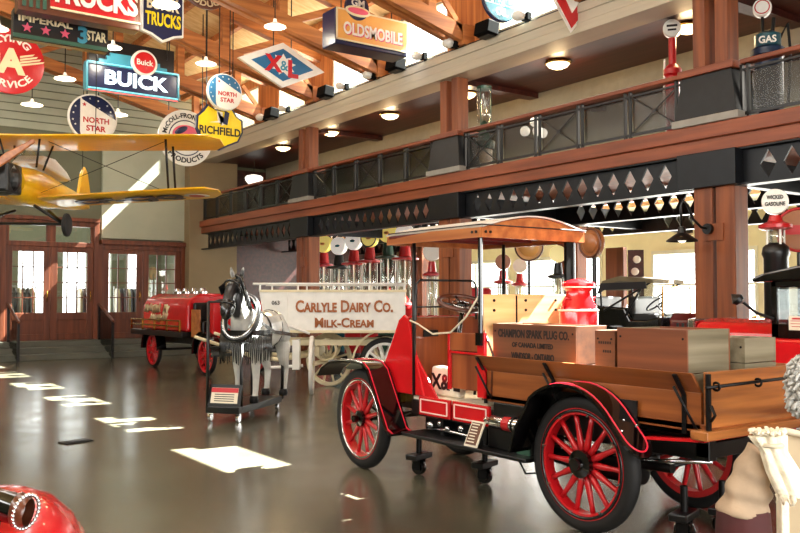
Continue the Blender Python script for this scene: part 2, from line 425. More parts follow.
def column(x, y, z0, z1, wy=.37, gap=.045, wx=.4, m='timber'):
    for s in (-1, 1):
        struct(MB().box((x+wx/2, y+s*(wy/2+gap/2), (z0+z1)/2), (wx, wy, z1-z0)), 'column', m, bevel=.015)
for y in BAY:
    column(9.74, y-.07, 0, 3.06, .28, .05, .30)
    for zz in (.5, 2.46): struct(MB().box((9.73, y-.07, zz), (.03, .30, .22)), 'column_plate', 'timber')
    column(9.80, y, 4.66, 5.68, .19, .15, .26)
    pd = MB()
    for (z, hy, hx) in ((4.0, .46, .25), (4.56, .37, .21)): pass
    a, b = (.47, .26), (.375, .21)
    vs = [pd.bm.verts.new((9.92+sx*q[1], y+sy*q[0], z)) for z, q in ((3.99, a), (4.56, b)) for sx, sy in ((-1, -1), (1, -1), (1, 1), (-1, 1))]
    for f in ((0, 1, 2, 3), (4, 5, 6, 7), (0, 1, 5, 4), (1, 2, 6, 5), (2, 3, 7, 6), (3, 0, 4, 7)): pd._f([vs[i] for i in f])
    struct(pd, 'column_pedestal', 'pedestal', bevel=.008)
    struct(MB().box((9.92, y, 3.94), (.56, 1.0, .1)), 'column_base', 'grey_base', bevel=.008)
    struct(MB().box((9.92, y, 4.61), (.5, .84, .1)), 'column_cap', 'timber_y', bevel=.01)
# rear columns below the balcony
column(13.2, 12.6, 0, 3.1, .22, .12, .3); struct(MB().b2((13.2, 11.1, 0), (13.3, 11.55, 2.6)), 'wood_panel', 'timber'); column(13.2, 18.0, 0, 3.1, .22, .1, .3)
# cream beam, gallery ceiling, clerestory
cb = MB()
for k in range(3): cb.b2((XM-.02+.012*(k % 2), -4, 5.67+.155*k), (10.2, 24.4, 5.67+.155*k+.15))
struct(cb, 'trim_6', 'cream_beam', bevel=.006)
struct(MB().b2((XM, -4, 6.135), (9.82, 24.4, 6.16)), 'trim_7', 'black')
struct(MB().b2((10.2, -4, 5.70), (14.2, 24.6, 5.82)), 'ceiling_balcony', 'maroon_ceiling')
struct(MB().b2((12.0, -4, 5.36), (12.3, 24.4, 5.70)), 'trim_8', 'soffit')
for y in BAY: struct(MB().b2((10.2, y-.12, 5.60), (14, y+.12, 5.71)), 'ceiling_beam', 'maroon_ceiling')
struct(MB().b2((14, -4, 3.78), (14.2, 24.6, 5.8)), 'wall_balcony', 'pale_wall')
# clerestory wall: posts between the windows
WC = [4.45, 7.38, 10.25, 13.2, 15.9, 18.6, 21.3, 23.8]
WH = [1.05]+[.78]*6 + [.62]
cw = MB(); prev = -4
for c, h in zip(WC, WH):
    cw.b2((9.86, prev, 6.2), (10.08, c-h, 7.26)); prev = c+h
cw.b2((9.86, prev, 6.2), (10.08, 24.6, 7.26)).b2((9.86, -4, 6.12), (10.08, 24.6, 6.2)).b2((9.86, -4, 7.26), (10.08, 24.6, 7.5))
struct(cw, 'wall_clerestory', 'clere_wood')
for k, (c, h) in enumerate(zip(WC, WH)):
    f = MB().b2((9.88, c-h, 6.2), (10.04, c-h+.05, 7.26)).b2((9.88, c+h-.05, 6.2), (10.04, c+h, 7.26)).b2((9.88, c-h, 7.21), (10.04, c+h, 7.26)).b2((9.80, c-h, 6.17), (10.06, c+h, 6.24))
    w_ = tag(f.build('window_%d' % (k+1), 'cream_beam'), kind='structure')
    MB().b2((9.96, c-h, 6.24), (9.965, c+h, 7.21)).build('pane', 'pane', w_)
# roof deck with purlins, both slopes
rd = MB()
rd.prism([(10.12, zr(10.12)), (2, zr(2)), (-6.2, zr(-6.2)), (-6.2, zr(-6.2)+.12), (2, zr(2)+.12), (10.12, zr(10.12)+.12)], (0, -4, 0), (1, 0, 0), (0, 0, 1), (0, 29, 0))
struct(rd, 'ceiling', 'deck_wood')
for k in range(8):
    x = 9.3-k*1.1
    struct(MB().b2((x-.06, -4, zr(x)-.16), (x+.06, 24.6, zr(x)+.0)), 'roof_purlin', 'truss_wood')
def truss(y):
    mb = MB(); s = .26
    def zb(x): return 6.32+s*(9.75-x)
    for sx in (-.11, .11): mb.bar((9.86, y+sx, zb(9.86)), (1.2, y+sx, zb(1.2)), .13, .28)
    mb.bar((9.9, y, zr(9.9)-.26), (1.5, y, zr(1.5)-.26), .2, .24)
    for x in (9.0, 7.5, 6.0, 4.5, 3.0): mb.bar((x, y, zb(x)), (x, y, zr(x)-.2), .17, .17, (0, 1, 0))
    for a, b in ((7.5, 9.0), (4.5, 6.0)): mb.bar((a, y, zb(a)), (b, y, zr(b)-.25), .1, .14)
    mb.box((9.78, y, 6.33), (.36, .42, .36))
    struct(mb, 'roof_truss', 'truss_wood')
    struct(MB().bar((9.80, y-.15, 6.2), (9.1, y-.15, 7.0), .05, .1), 'knee_brace', 'truss_wood')
for y in (3.1, 6.35, 8.95, 11.85, 14.6, 17.3, 20.0, 22.75): truss(y)
# the other walls
wl = MB().b2((-6.2, -4, 0), (-6, 24.8, 6.0)).b2((-6.2, -4, 7.1), (-6, 24.8, 7.6))
for k in range(9): wl.b2((-6.2, -4+k*3.5, 6.0), (-6, -3.4+k*3.5, 7.1))
struct(wl, 'wall_left', 'olive_wall')
wf = MB().b2((-6, -4.2, 0), (-3, -4, 10)).b2((7, -4.2, 0), (17.2, -4, 10)).b2((-3, -4.2, 4.2), (7, -4, 10)); struct(wf, 'wall_front', 'tan_wall')
# right-hand end of the gallery: bright wall with tall windows
GW = [(-1.5, 1), (2, 4.6), (5.6, 8.6), (10.6, 13.4), (15.0, 18.2), (18.5, 21.6)]
wr = MB(); prev = -4
for a, b in GW: wr.b2((17, prev, .9), (17.2, a, 2.7)); prev = b
wr.b2((17, prev, .9), (17.2, 24.8, 2.7)).b2((17, -4, 0), (17.2, 24.8, .9)).b2((17, -4, 2.7), (17.2, 24.8, 3.6))
struct(wr, 'wall_right', 'yellow_wall')
for k, (a, b) in enumerate(GW):
    f = MB().b2((16.96, a, .85), (17.1, b, .95)).b2((16.96, a, 2.65), (17.1, b, 2.74)).b2((16.96, a, .95), (17.1, a+.06, 2.65)).b2((16.96, b-.06, .95), (17.1, b, 2.65)).b2((16.98, (a+b)/2-.03, .95), (17.08, (a+b)/2+.03, 2.65)).b2((16.98, a, 1.9), (17.08, b, 1.94))
    w_ = tag(f.build('window_%d' % (k+20), 'white_wall'), kind='structure')
    MB().b2((17.03, a, .95), (17.035, b, 2.65)).build('pane', 'pane', w_)
struct(MB().b2((14.2, -4, 3.5), (17.2, 24.8, 3.6)), 'ceiling_gallery', 'yellow_wall')
struct(MB().b2((10.0, 24.3, 0), (17.2, 24.6, 3.5)), 'wall_gallery_end', 'maroon_ceiling')

# balcony railings, one per bay
def railing(y0, y1, label):
    t = thing('balcony_railing', label, 'railing', (9.82, y0, 3.89), 0, 'railings along the balcony')
    L = y1-y0; n = max(1, round(L/.92)); s = L/n
    MB().b2((-.07, 0, .70), (.07, L, .76)).build('top_rail', 'timber_y', t, bevel=.012)
    MB().b2((-.015, 0, .05), (.015, L, .09)).b2((-.015, 0, .62), (.015, L, .65)).build('bottom_rail', 'black', t)
    for k in range(n+1):
        yy = min(max(k*s, .04), L-.04)
        MB().box((0, yy-.045, .35), (.045, .035, .7)).box((0, yy+.045, .35), (.045, .035, .7)).build('post', 'black', t)
    for k in range(n):
        a, b = k*s+.07, (k+1)*s-.07
        if k % 2 == 0 or n < 3:
            MB().bar((0, a, .09), (0, b, .62), .014, .014).bar((0, a, .62), (0, b, .09), .014, .014).box((0, (a+b)/2, .355), (.02, .06, .06)).build('cross_brace', 'black', t)
        MB().b2((.03, a, .09), (.036, b, .62)).build('mesh_panel', 'smoke_mesh', t)
PH = .46
railing(BAY[2]+PH, 24.05, 'balcony railing at the far end beside the tan pier')
railing(BAY[1]+PH, BAY[2]-PH, 'balcony railing above the row of globe-topped pumps')
railing(BAY[0]+PH, BAY[1]-PH, 'balcony railing with cross braces above the truck canopy')
railing(-1.0, BAY[0]-PH, 'balcony railing in front of the dark blue pump, right edge')
# ================================================================== THE RED TRUCK (faces +y, its left side towards us)
TR = thing('vintage_truck', 'red and black antique flatbed truck with wooden bed and canopy, loaded with crates', 'truck', (5.0, 5.2, 0))
def P(mb, name, m, par=None, **k): return mb.build(name, m, par or TR, world=True, **k)
def pipe(pts, r, name, m, par=None, n=8, smooth=True): return P(MB().tube(pts, r, n), name, m, par, smooth=smooth)
XL, XR, YR, YF, RW = 4.43, 5.62, 4.08, 6.81, .465
LO = V((5.0, 5.2, 0))
rear_near = spoked_wheel(TR, V((XL, YR, RW))-LO, RW, .11, 14, 'spoke_red', 'rubber', tire=.085, spoke_r=.021, hub_r=.095)
rear_far = spoked_wheel(TR, V((XR, YR, RW))-LO, RW, .11, 14, 'spoke_red', 'rubber', tire=.085, spoke_r=.021, hub_r=.095)
front_near = spoked_wheel(TR, V((XL-.05, YF, RW))-LO, RW, .11, 12, 'spoke_red', 'rubber', tire=.085, spoke_r=.021, hub_r=.075, rz=-.06)
front_far = spoked_wheel(TR, V((XR-.05, YF, RW))-LO, RW, .11, 12, 'spoke_red', 'rubber', tire=.085, spoke_r=.021, hub_r=.075, rz=-.06)
for w_ in (rear_near, front_near):
    b0 = MB().cyl((-.062, 0, .345), (-.04, 0, .345), .009, n=8).build('rim_bolt', 'chrome', w_)
    for k in range(8):
        b = b0 if k == 0 else b0.copy()
        if k: COL.objects.link(b); b.parent = w_
        b.rotation_euler = (2*PI*(k+.3)/8, 0, 0)
MB().torus((-.045, 0, 0), (1, 0, 0), .362, .012, 48, 8).build('rim_ring', 'chrome', front_near, smooth=True)
MB().torus((-.045, 0, 0), (1, 0, 0), .362, .012, 48, 8).build('rim_ring', 'black_gloss', rear_near, smooth=True)
# chassis
P(MB().b2((4.72, 3.3, .56), (4.80, 7.05, .70)).b2((5.22, 3.3, .56), (5.30, 7.05, .70)).b2((4.72, 3.3, .58), (5.30, 3.4, .68)).b2((4.72, 6.9, .58), (5.30, 7.0, .68)).b2((4.72, 5.0, .58), (5.30, 5.08, .68)), 'chassis_frame', 'black', bevel=.006)
for y in (YR, YF): P(MB().cyl((XL+.03, y, RW), (XR-.03, y, RW), .032, n=12), 'axle', 'black', smooth='auto')
for x in (4.66, 5.36):
    for y in (YR, YF):
        sp = MB()
        for q in range(4): sp.strip([(x, y-.42+q*.07, .56-q*.022), (x, y-.2+q*.03, .50-q*.02), (x, y, .485-q*.02), (x, y+.2-q*.03, .50-q*.02), (x, y+.42-q*.07, .56-q*.022)], (.06, 0, 0), .014)
        P(sp, 'leaf_spring', 'black')
P(MB().ell((5.02, YR, RW), (.13, .14, .14)), 'differential', 'black', smooth=True)
P(MB().b2((4.82, 5.2, .40), (5.25, 6.1, .66)).ell((5.03, 5.35, .42), (.17, .3, .14)), 'engine', 'iron', bevel=.03)
P(MB().cyl((4.62, 3.5, .5), (4.62, 4.95, .44), .03).lathe([(0, 0), (.07, .02), (.08, .1), (.08, .5), (.07, .6), (0, .62)], (4.64, 4.35, .42), (0, -1, 0)), 'exhaust', 'iron', smooth='auto')
for p, q in (((4.6, 3.55, .50), (5.35, 3.55, .52)), ((4.75, 3.3, .56), (4.62, YR, .47)), ((4.6, 4.3, .38), (4.7, 5.9, .46))): pipe([p, q], .014, 'brake_rod', 'chrome' if p[0] > 4.7 else 'iron')
# bed: floor, side boards with flares, tailgate, front board
bed = P(MB().b2((4.5, 3.16, .78), (5.5, 5.24, .83)), 'bed_floor', 'bed_wood', bevel=.005)
BX = [(4.5, 4.53, 4.405), (5.47, 5.5, 5.595)]
for s, (a, b, fl) in zip((-1, 1), BX):
    P(MB().b2((a, 3.2, .79), (b, 5.22, 1.02)), 'side_board', 'bed_wood', bevel=.004)
    P(MB().prism([(0, 0), (.026, 0), (.026+(fl-a), .125), (fl-a, .125)] if s < 0 else [(0, 0), (.026, 0), (.026+(fl-a), .125), (fl-a, .125)], (a, 3.2, 1.02), (1, 0, 0), (0, 0, 1), (0, 2.02, 0)), 'flare_board', 'bed_wood', bevel=.004)
    for y in (3.3, 4.42, 5.17):
        P(MB().strip([(a-s*-.004 if s < 0 else b+.004, y, .76), (a-.006 if s < 0 else b+.006, y, 1.0), (fl+.004*s, y, 1.13)], (0, .03, 0), .012), 'iron_strap', 'iron')
        if s < 0: P(MB().tube([(a-.03, y-.09, .80), (fl-.02, y+.01, 1.06)], .009, 8), 'stay_rod', 'iron', smooth=True)
P(MB().b2((4.42, 3.10, .745), (5.60, 3.22, .80)), 'rear_sill', 'bed_wood_x', bevel=.006)
tg = P(MB().b2((4.5, 3.15, .81), (5.5, 3.18, 1.15)), 'tailgate', 'bed_wood_x', bevel=.005)
P(MB().tube([(4.46, 3.13, 1.06), (5.52, 3.13, 1.075)], .010, 8), 'tailgate_rod', 'iron', smooth=True)
for x in (4.56, 5.0, 5.44): P(MB().torus((x, 3.13, 1.062), (1, 0, 0), .024, .008, 14, 6), 'eye_bolt', 'iron', smooth=True)
for x in (4.49, 5.5): P(MB().b2((x-.012, 3.13, .80), (x+.018, 3.15, 1.14)).tube([(x, 3.12, .86), (x-.02, 3.08, .9), (x, 3.12, .95)], .01, 6), 'latch_strap', 'iron')
P(MB().strip([(4.46, 3.15, .74), (4.46, 3.6, .70)], (.06, 0, 0), .02).tube([(4.5, 3.14, .745), (5.5, 3.14, .745)], .012), 'sill_trim', 'truck_red')
fb = P(MB().b2((4.49, 5.20, .83), (5.5, 5.225, 1.63)), 'headboard', 'pine', bevel=.004)
bo = MB()
for x in (4.6, 4.95, 5.3):
    for z in (1.5, 1.58): bo.cyl((x, 5.192, z), (x, 5.2, z), .012, n=10)
P(bo, 'bolts', 'iron', fb)
P(MB().b2((4.84, 5.19, 1.2), (4.85, 5.2, 1.62)), 'latch_bar', 'iron', fb)
# seat box with red edging
P(MB().b2((4.52, 5.26, .84), (5.45, 5.66, 1.14)), 'seat_box', 'cab_wood', bevel=.006)
P(MB().b2((4.50, 5.25, 1.16), (4.53, 5.68, 1.31)), 'seat_arm', 'cab_wood', bevel=.006)
P(MB().b2((5.44, 5.25, 1.16), (5.47, 5.68, 1.31)), 'seat_arm', 'cab_wood', bevel=.006)
P(MB().b2((4.54, 5.27, 1.14), (5.43, 5.64, 1.22)), 'seat_cushion', 'black', bevel=.03, seg=3)
rt = MB()
for y in (5.25, 5.66): rt.b2((4.495, y-.015, .83), (4.52, y+.015, 1.31))
rt.b2((4.495, 5.25, 1.135), (4.515, 5.66, 1.155)).b2((4.47, 5.17, .80), (4.50, 5.26, 1.32))
P(rt, 'red_edging', 'truck_red', bevel=.003)
# floor, dash and cowl
P(MB().b2((4.51, 5.2, .70), (5.48, 6.18, .735)), 'cab_floor', 'paper')
da = P(MB().b2((4.5, 6.19, .75), (5.48, 6.23, 1.43)), 'dashboard', 'cab_wood', bevel=.02)
P(MB().b2((4.62, 6.17, 1.25), (4.78, 6.19, 1.31)).cyl((5.0, 6.17, 1.28), (5.0, 6.19, 1.28), .05), 'gauges', 'black', da)
for x, dx in ((4.47, .03), (5.49, .03)):
    P(MB().prism([(5.98, .74), (6.22, 1.42), (6.28, 1.45), (6.36, 1.40), (6.60, .98), (6.62, .74)], (x, 0, 0), (0, 1, 0), (0, 0, 1), (dx, 0, 0)), 'cowl_side', 'truck_red', bevel=.01)
P(MB().prism([(6.24, 1.44), (6.33, 1.43), (6.60, 1.0), (6.60, .76), (6.24, .76)], (4.5, 0, 0), (0, 1, 0), (0, 0, 1), (.99, 0, 0)), 'hood', 'truck_red', bevel=.02)
P(MB().prism([(6.16, .735), (6.16, 1.14), (5.80, .735)], (4.485, 0, 0), (0, 1, 0), (0, 0, 1), (.02, 0, 0)), 'door_sill_panel', 'truck_red', bevel=.005)
P(MB().b2((4.6, 6.60, .6), (5.4, 6.72, .98)), 'radiator', 'brass', bevel=.02)
# sack with black script, on the cab floor
ss = thing('flour_sack', 'white paper sack with black script on the truck cab floor', 'sack', (4.66, 5.87, .737))
MB().box((0, 0, .13), (.10, .38, .26)).build('bag', 'paper', ss, bevel=.03, seg=3)
text('X& L', 'sign_black', ss, (-.051, -.02, .13), (0, -1, 0), (0, 0, 1), h=.14, bold=.03)
# red sill panels with white outlines
for a, b in ((5.62, 6.05), (5.12, 5.58)):
    pn = P(MB().b2((4.47, a, .58), (4.50, b, .74)), 'sill_panel', 'truck_red', bevel=.004)
    o_ = MB(); zz0, zz1, x = .605, .715, 4.468
    for p, q in (((x, a+.03, zz0), (x, b-.03, zz0)), ((x, a+.03, zz1), (x, b-.03, zz1)), ((x, a+.03, zz0), (x, a+.03, zz1)), ((x, b-.03, zz0), (x, b-.03, zz1))): o_.bar(p, q, .01, .01)
    P(o_, 'pin_line', 'pin_white', pn)
P(MB().b2((4.5, 5.1, .56), (4.72, 6.2, .70)), 'sill_beam', 'black', bevel=.01)
# steering
P(MB().tube([(4.78, 5.98, .80), (4.72, 5.75, 1.50)], .02, 10), 'steering_column', 'black_gloss', smooth=True)
ax = V((-.06, -.23, .70)).normalized(); sc = V((4.72, 5.75, 1.555))
sw = P(MB().torus(sc, ax, .205, .020, 44, 10), 'steering_wheel', 'dark_wood', smooth=True)
s_ = MB(); u1 = ax.orthogonal().normalized(); u2 = ax.cross(u1)
for k in range(4):
    a = k*PI/2+.4; s_.tube([sc-ax*.03, sc+(u1*math.cos(a)+u2*math.sin(a))*.2], [.016, .011], 8)
s_.ell(sc-ax*.02, (.05, .05, .035)); P(s_, 'wheel_spider', 'black_gloss', sw, smooth=True)
P(MB().torus(sc-ax*.01, ax, .085, .008, 24, 6), 'throttle_ring', 'chrome', sw, smooth=True)
pipe([(4.95, 5.86, .73), (4.95, 5.80, 1.18)], .012, 'brake_lever', 'iron')
# canopy on four posts
CZ = 2.085
cy0, cy1, cx0, cx1 = 5.15, 6.46, 4.42, 5.60
def crown(x): t = (x-cx0)/(cx1-cx0); return .15*math.sin(PI*t)
xs = [cx0+(cx1-cx0)*i/12 for i in range(13)]
for y in (cy0, cy1):
    P(MB().prism([(cx0, 0), (cx1, 0)]+[(x, .075+crown(x)*.7) for x in xs[::-1]], (0, y-.012, CZ), (1, 0, 0), (0, 0, 1), (0, .024, 0)), 'canopy_end_board', 'canopy_wood')
for x in (cx0, cx1):
    P(MB().prism([(cy0, 0), (cy1, 0), (cy1, .045), ((cy0+cy1)/2, .085), (cy0, .08)], (x-.012, 0, CZ), (0, 1, 0), (0, 0, 1), (.024, 0, 0)), 'canopy_side_board', 'canopy_wood')
P(MB().prism([(x, .082+crown(x)*.7) for x in xs]+[(x, .094+crown(x)*.7) for x in xs[::-1]], (0, cy0-.03, CZ), (1, 0, 0), (0, 0, 1), (0, cy1-cy0+.06, 0)), 'canopy_roof', 'canopy_top')
P(MB().prism([(x, .06+crown(x)*.7) for x in xs]+[(x, .078+crown(x)*.7) for x in xs[::-1]], (0, cy0+.02, CZ), (1, 0, 0), (0, 0, 1), (0, cy1-cy0-.04, 0)), 'canopy_lining', 'canopy_under')
for y in (5.4, 5.8, 6.2): P(MB().b2((cx0+.01, y-.02, CZ+.03), (cx1-.01, y+.02, CZ+.065)), 'canopy_rib', 'canopy_under')
bo = MB()
for d in (.04, .09): bo.cyl((cx0-.02, cy0+d, CZ+.045), (cx0-.01, cy0+d, CZ+.045), .012, n=8).cyl((cx0+d, cy0-.02, CZ+.045), (cx0+d, cy0-.01, CZ+.045), .012, n=8)
P(bo, 'canopy_bolts', 'black')
P(MB().tube([(cx0-.018, cy1-.03, CZ+.10), (cx0-.018, cy0-.03, CZ+.10), (cx1, cy0-.03, CZ+.10)], .006, 6), 'canopy_edge_trim', 'black')
for x in (4.47, 5.54):
    P(MB().tube([(x, 6.12, .74), (x, 6.12, CZ+.03)], .017, 8), 'canopy_post', 'black', smooth=True)
    P(MB().tube([(x, 5.215, 1.25), (x, 5.215, CZ+.03)], .020, 8).box((x, 5.215, 1.27), (.06, .06, .10)), 'canopy_post', 'black_gloss', smooth='auto')
P(MB().b2((5.44, 5.20, 1.5), (5.54, 5.23, CZ)), 'canopy_brace', 'black')
pipe([(4.5, 6.13, 1.40), (4.5, 6.13, 1.72), (4.54, 6.13, 1.76), (5.16, 6.13, 1.76), (5.2, 6.13, 1.72), (5.2, 6.13, 1.4)], .010, 'rail_hoop', 'black')
pipe([(4.47, 6.12, 1.52), (5.5, 6.12, 1.52)], .008, 'cross_bar', 'black')
pipe([(4.44, 6.14, 1.40), (4.47, 6.06, 1.37), (4.47, 5.85, 1.29), (4.47, 5.6, 1.31), (4.47, 5.4, 1.44), (4.47, 5.23, 1.62)], .008, 'rope', 'rope')
pipe([(4.50, 5.22, 1.36), (4.50, 5.10, 1.15), (4.50, 5.12, .80)], .010, 'strap', 'dark_wood')
# fenders with pin stripes
def fender(pts, x0, wd, stripes):
    f = P(MB().strip(pts, (wd, 0, 0), .02), 'fender', 'black_gloss', smooth='auto')
    if stripes:
        lift = [V(p)+V((0, 0, .013)) for p in pts]
        for off in (.02, wd-.03):
            P(MB().strip([p+V((off, 0, 0)) for p in lift[stripes[0]:stripes[1]]], (.011, 0, 0), .01), 'pin_stripe', 'pin_red', f)
    return f
rp = []
for k in range(19):
    a = math.radians(-36+k*(180+30)/18)      # from behind the wheel over the top to the front
    rp.append((4.33, YR-.56*math.cos(a), RW+.555*math.sin(a) if a > -.2 else RW+.555*math.sin(a)))
def arc_pts(x, cy, cz, ry, rz_, a0, a1, n=16): return [(x, cy-ry*math.cos(math.radians(a0+(a1-a0)*i/n)), cz+rz_*math.sin(math.radians(a0+(a1-a0)*i/n))) for i in range(n+1)]
for x, wd in ((4.235, .255), (5.51, .255)):
    pts = [(x, 3.60, .70)]+arc_pts(x, YR+.02, .45, .52, .56, 40, 128, 12)+[(x, 4.47, .80), (x, 4.57, .66), (x, 4.63, .48)]
    f = fender(pts, x, wd, None)
    p0 = V((x, 3.60, .70)); tt = (p0-V(pts[2])).normalized(); nn = V((1, 0, 0)).cross(tt).normalized()
    if nn.z < 0: nn = -nn
    r_ = wd/2
    semi = [(r_-r_*math.cos(PI*k/12), r_*1.15*math.sin(PI*k/12)) for k in range(13)]
    P(MB().prism(semi, p0-nn*.01, (1, 0, 0), tt, nn*.02), 'fender_tip', 'black_gloss', f)
    q = .035
    path = [V(p)+V((q, 0, 0)) for p in pts[12:1:-1]]
    tip = [p0+V((1, 0, 0))*(r_-(r_-q)*math.cos(PI*k/12))+tt*((r_-q)*1.15*math.sin(PI*k/12)) for k in range(13)]
    back = [V(p)+V((wd-q, 0, 0)) for p in pts[2:13]]
    loop = [p+V((0, -.004, .010)) for p in path+tip+back]
    P(MB().tube(loop, .0065, 6), 'pin_stripe', 'pin_red', f, smooth=True)
    for dy, xx in ((.0, .05), (.06, .14), (.02, .22)): P(MB().ell((x+xx, 3.63+dy, .755+dy*.9), (.008, .008, .008), 8, 6), 'rivet', 'chrome', f)
    P(MB().b2((x+wd-.02, 3.66, .62), (x+wd-.01, 4.5, .93)), 'fender_skirt', 'black', f)
for x in (4.20, 5.54):
    pts = [(x, 7.36, .84), (x, 7.30, .91), (x, 7.15, .975), (x, 6.92, 1.005), (x, 6.66, 1.01), (x, 6.56, .995), (x, 6.48, .94), (x, 6.18, .44), (x, 6.10, .41)]
    f = fender(pts, x, .25, (2, 9))
    for off in (.0, .24): P(MB().tube([V(p)+V((off+.005, 0, .012)) for p in pts[2:6]], .012, 6), 'bright_edge', 'chrome', f, smooth=True)
    P(MB().prism([(7.25, .9), (7.12, .97), (6.56, .99), (6.25, .52), (6.5, .85), (6.9, .9)], (x+.24, 0, 0), (0, 1, 0), (0, 0, 1), (.012, 0, 0)), 'fender_valance', 'black_gloss', f)
# running board and the things along it
P(MB().b2((4.32, 4.55, .40), (4.72, 6.12, .43)), 'running_board', 'black', bevel=.006)
P(MB().b2((4.62, 5.1, .40), (4.66, 6.15, .60)), 'splash_apron', 'black')
P(MB().b2((4.44, 4.6, .43), (4.5, 5.1, .60)).b2((4.50, 4.56, .50), (4.74, 5.1, .78)), 'tool_box', 'black', bevel=.01)
for y in (4.62, 5.2, 5.76): P(MB().b2((4.5, y-.02, .42), (4.74, y+.02, .60)), 'board_bracket', 'black')
cyl = P(MB().lathe([(0, 0), (.03, .0), (.05, .03), (.052, .34), (.03, .37), (.03, .42), (0, .43)], (4.43, 4.68, .64), (0, 1, 0)), 'fuel_cylinder', 'chrome', smooth='auto')
P(MB().lathe([(.0545, .12), (.0545, .2)], (4.43, 4.68, .64), (0, 1, 0), cap=False), 'red_band', 'pump_red', cyl)
P(MB().torus((4.43, 4.77, .64), (0, 1, 0), .054, .008, 20, 6), 'clamp', 'black', cyl)
RC = Euler((0, .45, 0)).to_matrix(); co = V((4.36, 5.16, .53))
pl = P(MB().box(co, (.012, .15, .21), RC), 'information_card', 'paper')
P(MB().box(co+V((-.006, 0, .003)), (.012, .12, .18), RC), 'printed_face', 'sign_brown', pl)
tx = MB()
for k in range(7): tx.box(RC @ V((-.0135, 0, -.07+k*.024)) + co + V((-.006, 0, .003)), (.002, .09-(k % 3)*.012, .008), RC)
P(tx, 'printed_lines', 'paper', pl)
for z, m in ((.56, 'globe_yellow'), (.47, 'sign_green')): P(MB().b2((4.434, 4.62, z-.04), (4.439, 4.76, z+.035)), 'label_plate', m)
cn = MB()
for (x, y, z, r) in ((4.50, 5.92, .50, .03), (4.53, 5.8, .52, .035), (4.48, 5.66, .50, .02), (4.5, 5.5, .52, .025), (4.53, 6.02, .6, .03)): cn.ell((x, y, z), (r, r*1.4, r))
cn.tube([(4.5, 5.95, .46), (4.49, 5.7, .48), (4.5, 5.4, .47)], .012)
P(cn, 'linkage', 'chrome', smooth=True)
pipe([(4.42, 4.75, .42), (4.42, 4.65, .30), (4.42, 4.5, .33), (4.44, 4.5, .45)], .008, 'hose', 'rubber')
# caster dollies that carry the truck
def dolly(x, y, label):
    d = thing('caster_dolly', label, 'dolly', (x, y, 0), .3, 'black caster dollies under the truck')
    MB().box((0, 0, .17), (.26, .12, .05)).build('plate', 'black', d, bevel=.008)
    MB().b2((-.05, -.04, .05), (-.04, .04, .15)).b2((.04, -.04, .05), (.05, .04, .15)).cyl((0, 0, .12), (0, 0, .16), .03).build('fork', 'iron', d)
    MB().lathe([(.03, -.03), (.062, -.03), (.07, -.015), (.07, .015), (.062, .03), (.03, .03)], (0, 0, .07), (1, 0, 0), 22).build('wheel', 'black_gloss', d, smooth='auto')
    MB().cyl((0, 0, .19), (0, 0, .36), .025).build('jack_post', 'iron', d, smooth='auto')
dolly(4.62, 6.25, 'black caster dolly just behind the truck front wheel')
dolly(4.86, 5.62, 'black caster dolly under the middle of the truck')
dolly(4.80, 3.55, 'black caster dolly just behind the near rear wheel')
dolly(5.15, 3.5, 'black caster dolly beside the far rear wheel')

# ------------------------------------------------ cargo in the bed
def crate(name, label, x0, x1, y0, y1, z0, z1, m='crate_wood', slats=2, txt=None, end_m=None):
    t = thing(name, label, 'crate', ((x0+x1)/2, (y0+y1)/2, z0), 0, 'wooden crates in the truck bed')
    X, Y, Z = (x1-x0)/2, (y1-y0)/2, z1-z0; th = .014
    for s in (-1, 1):
        sb = MB()
        for k in range(slats): sb.b2((s*X-s*th, -Y, Z*k/slats+.003), (s*X, Y, Z*(k+1)/slats-.002))
        sb.build('side_panel', m, t, bevel=.002)
        eb = MB()
        for k in range(slats): eb.b2((-X+th, s*Y-s*th, Z*k/slats+.003), (X-th, s*Y, Z*(k+1)/slats-.002))
        eb.build('end_panel', end_m or m, t, bevel=.002)
    MB().b2((-X+th, -Y+th, 0), (X-th, Y-th, .015)).build('base_panel', m, t)
    MB().b2((-X+th, -Y+th, Z-.03), (X-th, Y-th, Z-.012)).build('lid', m, t)
    nl = MB()
    for yy in (-Y+.03, Y-.03):
        for zz in (.08, Z-.06): nl.cyl((-X-.003, yy, zz), (-X+.004, yy, zz), .008, n=8)
    nl.build('nails', 'iron', t)
    for s, dz, h, wd in (txt or []): text(s, 'ink', t, (-X-.001, 0, dz), (0, -1, 0), (0, 0, 1), h=h, wd=wd, bold=.035, ext=.002)
    return t
crate('wooden_crate', 'long brown crate with three lines of black stencilling in the truck bed', 4.535, 4.86, 4.25, 5.14, .84, 1.40, 'crate_wood', 2,
      [('CHAMPION SPARK PLUG CO.', .485, .065, .76), ('OF CANADA LIMITED', .40, .04, .44), ('WINDSOR - ONTARIO', .315, .055, .46)])
nc = crate('wooden_crate', 'narrow crate with faint stencilling between the two largest crates', 4.60, 4.96, 3.95, 4.13, .84, 1.375, 'crate_wood', 2)
fm = MB()
for z, n_ in ((.45, 6), (.39, 4)):
    for k in range(n_): fm.b2((-.1825, -.055+k*.02, z-.010), (-.1795, -.044+k*.02, z+.008))
fm.build('faint_stencil', 'ink', nc)
crate('wooden_crate', 'plain brown crate with grey-green end board, nearest large crate at the tailgate', 4.565, 5.02, 3.34, 3.90, .84, 1.40, 'crate_brown', 2, None, 'crate_wood_x')
crate('wooden_crate', 'small weathered crate in the rear right corner of the truck bed', 5.08, 5.44, 3.27, 3.60, .84, 1.335, 'crate_wood_x', 3)
crate('wooden_crate', 'low pale crate half hidden behind the plain brown crate', 5.08, 5.44, 3.9, 4.4, .84, 1.08, 'pine', 2)
